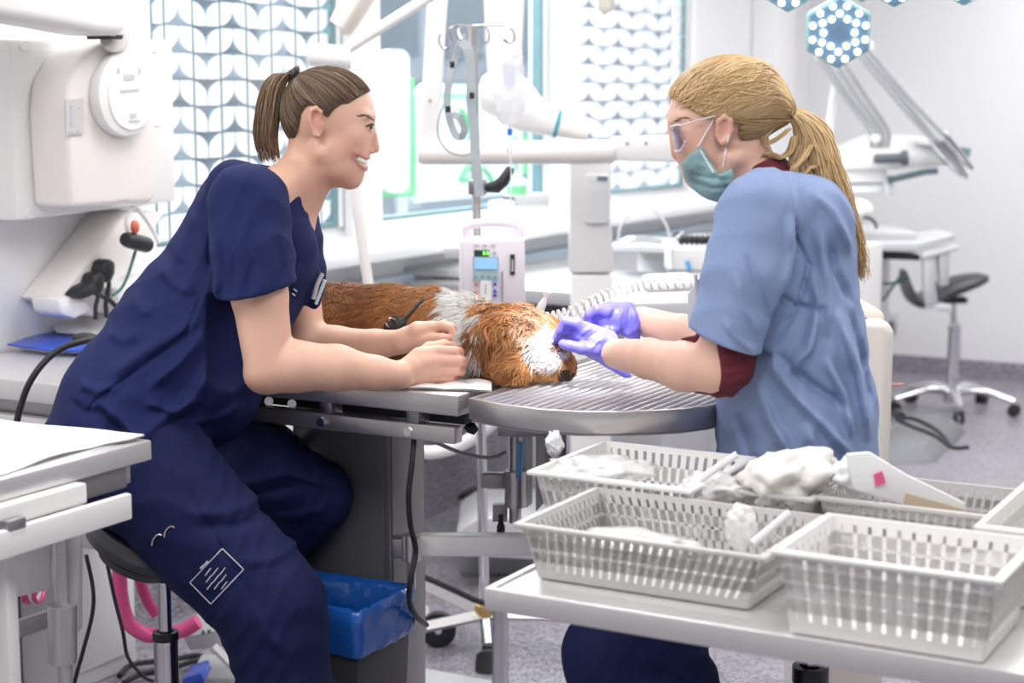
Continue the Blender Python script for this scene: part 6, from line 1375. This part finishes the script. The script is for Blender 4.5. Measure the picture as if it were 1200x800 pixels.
L.cut(poly2d([(680, 345), (742, 352), (749, 375), (750, 400), (742, 398), (730, 392), (680, 410)], L), .003)
for pl, a, w in [([(730, 356), (724, 372), (726, 388)], .003, 2), ([(738, 356), (734, 372), (736, 390)], -.003, 2), ([(720, 358), (714, 372), (716, 386)], -.0025, 2), ([(745, 358), (742, 374), (745, 392)], .003, 2)]: L.fold(pl, a, w)
L.mesh('glove', 'violet_glove', .0026, PR)
# ---- hair
HD, HM, HLt = A(.20, .115, .05), A(.50, .31, .13), A(.80, .58, .32)
C1 = G.W(850, 121, 0); R1 = A(G.px(67), G.px(55), G.px(54.5))
K = Field(YR); K.ell(850, 121, 0, 66.5, 54, 54.5, k=.001); K.chain([(885, 112, 0, 40), (908, 124, 0, 22), (922, 130, 0, 9)], k=.02)
K.cut(poly2d([(783, 112), (792, 119), (803, 127), (816, 135), (830, 138), (841, 135), (852, 134), (860, 146), (860, 160), (866, 170), (878, 174), (890, 168), (900, 156), (932, 142), (940, 100), (900, 50), (780, 50)], K), .003)
K.mesh('hair', 'hair', .0034, PR, color=lambda P: (HM * .7)[None] + (HLt * .08)[None] * (.5 + .5 * np.sin(P[:, 2:3] * 700 + P[:, :1] * 250)))
tie = G.W(924, 131, 0)
hl = spline([A(*p, 0) for p in [(784, 111), (793, 119), (804, 127), (817, 135), (831, 138), (842, 134), (853, 134), (860, 147), (861, 160), (868, 170), (878, 173), (890, 166)]], 6)
cur = []; cl_ = []
for q in range(1700):
    f = rng.random(); sg = -1 if rng.random() < .65 else 1
    b = hl[int(f * (len(hl) - 1))]; ins_ = rng.random() ** 2 * .6; tx, ty = (860, 70) if (f < .5 and rng.random() < .6) else (924, 131)
    x, y = b[0] * (1 - ins_) + tx * ins_, b[1] * (1 - ins_) + ty * ins_
    xx, zz = at(x, y, YR)[[0, 2]]; e = 1 - ((xx - C1[0]) / R1[0]) ** 2 - ((zz - C1[2]) / R1[2]) ** 2
    p0 = A(xx, C1[1] + sg * R1[1] * math.sqrt(max(e, .0)) * (rng.random() ** .3 if f < .15 else 1), zz)
    bow = G.px(rng.uniform(0, 75) * (1 - f * 1.5) if f < .6 else -3); tt = np.linspace(0, 1, 16)[:, None]
    pm = p0 * (1 - tt) + tie * tt + Z * (bow * np.sin(math.pi * tt)); dd = pm - C1; pe = C1 + dd / np.linalg.norm(dd / R1, axis=1)[:, None]; cur.append(pe * (1 - tt ** 3) + pm * tt ** 3)
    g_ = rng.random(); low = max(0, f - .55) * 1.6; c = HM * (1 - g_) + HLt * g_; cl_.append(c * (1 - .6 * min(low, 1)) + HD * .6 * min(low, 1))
cur = np.array(cur); lf = np.repeat(rng.uniform(.0004, .003, len(cur)), 16); cur = K.project(cur.reshape(-1, 3), lf, 6).reshape(-1, 16, 3); cur[:, -1] = tie + rng.normal(0, .004, (len(cur), 3))
for _ in range(3): cur[:, 1:-1] = (cur[:, :-2] + 2 * cur[:, 1:-1] + cur[:, 2:]) / 4
strands('hair_strands', cur, np.concatenate([[.0004], np.full(14, .0012), [.0008]]), np.array(cl_), 'hair', PR, kind='stuff')
def tail(guide_px, widths, n, name, wave=.002, rad=.0013, dark=0.0):
    gd = spline([G.W(*p) for p in guide_px], 6); ng = len(gd); wd = np.interp(np.linspace(0, 1, ng), np.linspace(0, 1, len(widths)), widths) * YR / FPX; cur = []; cl_ = []
    for q in range(n):
        a, r = rng.random() * 6.283, math.sqrt(rng.random()); ph, ph2 = rng.random(2) * 6; ln = rng.uniform(.75, 1.02); pts = []
        for k in range(ng):
            f = k / (ng - 1) * ln * (ng - 1); i = min(int(f), ng - 2); g0 = gd[i] + (gd[i + 1] - gd[i]) * (f - i)
            pts.append(g0 + X * (math.cos(a) * r * wd[k]) + Z * (math.sin(a + .6) * r * wd[k] * .5) + Y * (math.sin(a) * r * wd[k]) + (X * math.sin(ph + k * .35) + Z * math.sin(ph2 + k * .3) * .5) * wave * k / ng)
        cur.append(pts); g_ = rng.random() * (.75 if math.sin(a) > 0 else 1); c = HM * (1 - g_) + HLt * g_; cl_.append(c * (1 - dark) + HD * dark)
    strands(name, np.array(cur), np.interp(np.linspace(0, 1, ng), [0, .5, 1], [rad, rad, rad * .3]), np.array(cl_), 'hair', PR, kind='stuff')
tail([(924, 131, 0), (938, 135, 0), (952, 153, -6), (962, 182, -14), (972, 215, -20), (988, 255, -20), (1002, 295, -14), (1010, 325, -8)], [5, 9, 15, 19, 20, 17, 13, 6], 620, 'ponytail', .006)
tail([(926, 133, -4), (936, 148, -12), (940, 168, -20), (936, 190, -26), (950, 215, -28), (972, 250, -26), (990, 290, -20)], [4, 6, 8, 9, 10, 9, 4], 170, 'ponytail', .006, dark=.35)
tail([(905, 150, -20), (896, 160, -26), (900, 168, -30), (914, 160, -30), (926, 150, -20)], [3, 4, 4, 4, 2], 60, 'hair_curl', .002, .0011, .3)
tail([(930, 160, -22), (926, 176, -28), (914, 184, -30), (900, 180, -30), (888, 186, -30)], [3, 5, 5, 4, 2], 60, 'hair_curl', .002, .0011, .2)
tail([(950, 170, -26), (940, 186, -32), (930, 200, -34), (938, 214, -34), (948, 198, -36), (958, 194, -34)], [4, 5, 5, 4, 3, 2], 70, 'hair_curl', .002, .0011)
MB().tube([tie + A(.003 * math.sin(a), .011 * math.cos(a), .011 * math.sin(a)) for a in np.linspace(0, 6.283, 18, endpoint=False)], .004, 8, closed=True).build('hair_tie', mat('tie_brown', (.35, .18, .14), .6), PR)
# ---- her stool, mostly hidden by the trolley
SP = at(952, 700, YR + .02) * A(1, 1, 0)
t = thing('doctor_stool', SP, 'black round stool with chrome column under the masked person', 'stool')
sz = .62
MB().lathe(SP + Z * (sz - .05), [(0, .0), (.15, .0), (.175, .015), (.178, .035), (.16, .052), (0, .058)], 28).build('seat', 'leather', t)
MB().lathe(SP, [(0, .48), (.03, .48), (.03, .15), (.045, .12), (.045, .06), (0, .06)], 20).build('column', 'chrome', t); MB().cyl(SP + Z * .47, SP + Z * (sz - .05), .015).build('piston', 'chrome', t); MB().lathe(SP + Z * .48, [(.02, .03), (.034, .03), (.034, 0), (.02, 0)], 20).build('collar', 'black_plastic', t)
stool_base(SP, t, .27, .3)
# ================================================================ the dog
YD = 3.5
D_ = Field(YD); D_.k = .03
# trunk lies along the table behind the arms, head on the grating to the right
D_.chain([(330, 402, 90, 62), (400, 400, 75, 66), (455, 396, 55, 60), (505, 395, 20, 54)], lat=None, k=.03)
D_.chain([(505, 396, 20, 52), (545, 400, -40, 46), (575, 410, -85, 40)], k=.03)
H = [(588, 408, -110, 46), (612, 410, -125, 42)]
D_.chain(H, k=.03)
D_.chain([(618, 408, -130, 30), (640, 420, -135, 26), (655, 432, -135, 19)], k=.02)      # muzzle
D_.chain([(612, 388, -115, 26), (640, 392, -105, 19), (656, 400, -105, 11)], k=.015)      # cheek and lower jaw
D_.ell(598, 404, -150, 22, 34, 10, rot=25, k=.012)                                      # ear flap over the head
D_.chain([(575, 378, -120, 14), (592, 392, -150, 16), (600, 430, -160, 15), (608, 446, -158, 10)], k=.012)
D_.chain([(540, 420, -75, 36), (570, 436, -100, 22)], k=.03)                              # chest ruff
D_.chain([(360, 420, 10, 30), (420, 432, -10, 16)], k=.03)
D_.cut(lambda P: (TZ + .001) - P[:, 2], .004)
def dogcol(P):
    w = D_.W; X0 = np.array([w(x, 400)[0] for x in (0, 1)]); pxx = (P[:, 0] - X0[0]) / (X0[1] - X0[0])
    d = P - CC; fw = A(0, math.cos(PITCH), -math.sin(PITCH)); up = A(0, math.sin(PITCH), math.cos(PITCH)); zc = d @ fw; sx = 600 + FPX * d[:, 0] / zc; sy = 400 - FPX * (d @ up) / zc
    br, dk, wh, og = A(.36, .155, .055), A(.17, .07, .03), A(.92, .90, .86), A(.66, .31, .11)
    nz = 5 * np.sin(sx * .31 + sy * .17) + 4 * np.sin(sy * .43 - sx * .11)
    c = np.tile(br, (len(P), 1))
    f = np.clip((sx - 420) / 80, 0, 1)[:, None]; c = c * (1 - f) + (br * .35 + og * .65) * f
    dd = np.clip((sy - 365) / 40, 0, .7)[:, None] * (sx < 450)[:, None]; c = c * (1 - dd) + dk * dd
    b0 = 512 + .35 * (382 - sy) + nz; b1 = 572 + .25 * (350 - sy) - .35 * np.maximum(sy - 380, 0) + nz
    m = (sx > b0) & (sx < b1); c[m] = wh
    m2 = (sx > 500) & (sx < 562) & (sy > 405); c[m2] = wh
    m = sx >= b1; c[m & ~m2] = og
    patch = (np.hypot((sx - 560 - nz * .3) / 22, (sy - 415) / 40) < 1) & (sx > b1 - 6); c[patch & ~m2] = br * .9
    earp = (np.hypot((sx - 600) / 14, (sy - 415) / 42) < 1); c[earp] = (br + og) * .5
    lite = (np.hypot((sx - 625) / 26, (sy - 375) / 18) < 1); c[lite] = (og * .72 + wh * .2)
    blaze = (np.hypot((sx - 642 + nz * .4) / 24, (sy - 412 + nz * .3) / 25) < 1) & (sx > 618); c[blaze] = wh
    low = (sy > 437 + nz * .3) & (sx > 600); c[low] = og * .85
    nose = (np.hypot((sx - 664) / 11, (sy - 441) / 9) < 1); c[nose] = A(.045, .025, .02)
    lip = (np.hypot((sx - 656) / 9, (sy - 404) / 9) < 1); c[lip] = A(.20, .08, .05)
    return c
baseD = onz(480, 440, TZ)
DG = D_.mesh('dog', mat('dog_skin', (.5, .3, .2), .85, attr='Col'), .005, loc=baseD, color=lambda P: dogcol(P) * .8)
tag(DG, 'brown and white long-haired dog lying on the table, head on the grating', 'dog')
# fur: tapered curved blades rooted on the surface
Vt, Fq = D_.verts, D_.faces; tri = np.concatenate([Fq[:, :3], Fq[:, [0, 2, 3]]]); pa, pb, pc = Vt[tri[:, 0]], Vt[tri[:, 1]], Vt[tri[:, 2]]
nr = np.cross(pb - pa, pc - pa); ar = np.linalg.norm(nr, axis=1); nr /= ar[:, None] + 1e-12
wgt = ar * np.where(nr[:, 1] < .35, 1, .25) * np.where(nr[:, 2] < -.6, .1, 1); NF = 48000
ti = rng.choice(len(tri), NF, p=wgt / wgt.sum()); r1, r2 = rng.random(NF), rng.random(NF); s1 = np.sqrt(r1); P0 = pa[ti] * (1 - s1)[:, None] + pb[ti] * (s1 * (1 - r2))[:, None] + pc[ti] * (s1 * r2)[:, None]; n0 = nr[ti]
d = P0 - CC; zc = d[:, 1]; sx = 600 + FPX * d[:, 0] / (d @ A(0, math.cos(PITCH), -math.sin(PITCH))); sy = 400 - FPX * (d @ A(0, math.sin(PITCH), math.cos(PITCH))) / (d @ A(0, math.cos(PITCH), -math.sin(PITCH)))
flow = np.tile(A(-.85, -.1, -.45), (NF, 1)); hm = sx > 560; flow[hm] = A(-.35, -.25, -.9); mz = sx > 625; flow[mz] = A(-.9, -.1, -.15)
ce = np.floor(P0 / .013).astype(np.int64); hs = np.sin(ce[:, :1] * A(12.9898, 78.233, 37.719) + ce[:, 1:2] * A(39.346, 11.135, 83.155) + ce[:, 2:3] * A(73.156, 52.235, 9.151)) * 43758.5453; hs = (hs - np.floor(hs)) - .5
flow = flow + hs * 1.1
cu = np.sin(sx * .06 + sy * .045)[:, None] * A(.55, .1, -.2); flow = flow + cu + rng.normal(0, .16, (NF, 3))
flow -= n0 * np.sum(flow * n0, 1)[:, None]; flow /= np.linalg.norm(flow, axis=1)[:, None] + 1e-9
ln = np.where(hm, .032, .024) * rng.uniform(.6, 1.25, NF); ln = np.where((sx > 510) & (sx < 575), ln * 1.25, ln); ln = np.where(mz, ln * .38, ln); ln = np.where(np.hypot((sx - 664) / 11, (sy - 441) / 9) < 1, .001, ln)
tt = np.array([0, .35, .7, 1.0]); crv = P0[:, None] - n0[:, None] * .001 + flow[:, None] * (ln[:, None] * tt)[..., None] + n0[:, None] * (ln[:, None] * (.50 * tt - .34 * tt * tt))[..., None]
wv = np.cross(n0, flow) * (np.sin(sx * .09 + sy * .07) * .003)[:, None]; crv += wv[:, None] * (tt * tt)[None, :, None]
crv[..., 2] = np.maximum(crv[..., 2], TZ + .0015)
fc = dogcol(P0) * rng.uniform(.75, 1.25, NF)[:, None] * (1 + hs[:, 1:2] * .5)
strands('fur', crv, np.array([.0009, .0009, .0007, .0001]), np.clip(fc, 0, .92), 'hair', DG, kind='stuff')
# nose, ear tag, harness
MB().ell(D_.W(665, 441, -140), .012, .012, .010).build('nose', mat('dog_nose', (.035, .02, .018), .3), DG)
MB().tube(spline([D_.W(570, 384, -158), D_.W(569, 392, -162), D_.W(574, 400, -164), D_.W(580, 398, -164)], 6), .0028, 8).build('ear_edge', mat('ear_pink', (.75, .28, .18), .5), DG)
hp = [D_.hit(x, y, .010) for x, y in [(515, 347), (503, 346), (493, 353), (485, 362), (476, 372), (468, 380)]]; hp = [p for p in hp if p is not None]
HR = thing('harness', hp[-1], 'black braided dog harness with metal ring around the dog', 'harness')
MB().tube(spline(hp, 6), .0052, 8, flat=.6).build('strap', 'rubber', HR)
ctr_ = D_.hit(466, 382, .012)
for a in range(5):
    o1 = A(.027 * math.cos(a * 1.25), 0, .020 * math.sin(a * 1.25)); MB().tube(spline([ctr_ - o1, ctr_ - A(0, .006, 0), ctr_ + o1 + A(.004, 0, -.006)], 5), .0075, 8).build('knot', 'rubber', HR)
for pl in ([(466, 385), (468, 392), (478, 400)], [(460, 386), (458, 394), (456, 402)], [(470, 382), (480, 388), (492, 394)]):
    q = [D_.hit(x, y, .010) for x, y in pl]; MB().tube(spline([p for p in q if p is not None], 5), .006, 8).build('strap', 'rubber', HR)
rc = ctr_ + A(-.012, -.006, .008); MB().tube([rc + A(.010 * math.cos(a), -.003, .010 * math.sin(a)) for a in np.linspace(0, 6.283, 20, endpoint=False)], .0013, 6, closed=True).build('metal_ring', 'chrome', HR)
for k, (x, y) in enumerate([(504, 347), (509, 348), (512, 346)]): MB().ell(D_.hit(x, y, .012), .004, .003, .003).build('bead', 'steel_dark', HR)
# ---- small things round the dog
cz = TZ + .004
cb = MB(); NI, NJ = 16, 10
def cl2(i, j): f, g_ = i / NI, j / NJ; b = onz(478 + 98 * f + 14 * g_ * (1 - f), 457 + 3 * f - (13 - 3 * f) * g_, TZ); return b + Z * (.004 + .010 * abs(math.sin(f * 7 + g_ * 2)) * (.3 + .7 * g_) * (1 - .6 * f))
vs = [cl2(i, j) for i in range(NI + 1) for j in range(NJ + 1)]; N1 = len(vs); fs = [(i * (NJ + 1) + j, (i + 1) * (NJ + 1) + j, (i + 1) * (NJ + 1) + j + 1, i * (NJ + 1) + j + 1) for i in range(NI) for j in range(NJ)]
cb.add(vs + [v - Z * .003 for v in vs], fs + [tuple(N1 + q for q in f[::-1]) for f in fs])
tag(cb.build('swab_cloth', 'paper', loc=onz(530, 452, TZ)), 'folded white cloth on the table edge under the hands', 'cloth')
t = thing('catheter_connector', at(632, 372, 3.3), 'white tube connector standing up behind the dog head', 'connector')
MB().tube([at(628, 374, 3.42), at(632, 364, 3.42), at(636, 356, 3.42), at(639, 349, 3.42)], [.006, .009, .008, .004], 12).build('body', 'white_plastic', t)
MB().tube([at(639, 350, 3.42), at(641, 344, 3.42), at(642, 342, 3.42)], [.003, .008, .008], 12).build('cap', 'white_plastic', t)
pts = spline([at(x, y, d) for x, y, d in [(640, 374, 3.5), (668, 366, 3.6), (700, 350, 3.8), (730, 338, 4.0), (760, 333, 4.2), (800, 331, 4.3), (840, 331, 4.3)]], 20); hel = []
for k, p in enumerate(pts): a = k * 1.35; hel.append(p + A(.0, .012 * math.cos(a), .012 * math.sin(a)))
fine = spline(hel, 4); tag(MB().tube(fine, .0032, 6).build('coiled_cord', 'white_plastic', loc=at(700, 350, 3.8)), 'white coiled cord running from behind the dog to the right', 'cord')
t = thing('breathing_tube', at(770, 400, 3.35), 'white breathing tubing lying behind the gloved hands', 'tube')
MB().tube(spline([at(x, y, 3.45) for x, y in [(738, 385), (746, 396), (764, 402), (790, 396)]], 6), .008, 10).build('tube', 'white_plastic', t)
MB().tube([at(738, 386, 3.44), at(737, 394, 3.44), at(741, 404, 3.44)], [.007, .010, .008], 12).build('connector', 'white_plastic', t)
t = thing('equipment_tray', at(760, 360, 3.8), 'pale grey equipment tray behind the gloved wrist', 'tray')
py_prism([(680, 372), (700, 356), (830, 352), (830, 398), (690, 398)], 3.86, .2).build('case', 'light_grey', t, bevel=.01)
py_prism([(755, 330), (820, 327), (822, 345), (760, 350)], 4.3, .2).build('lid', 'white_plastic', t, bevel=.02)
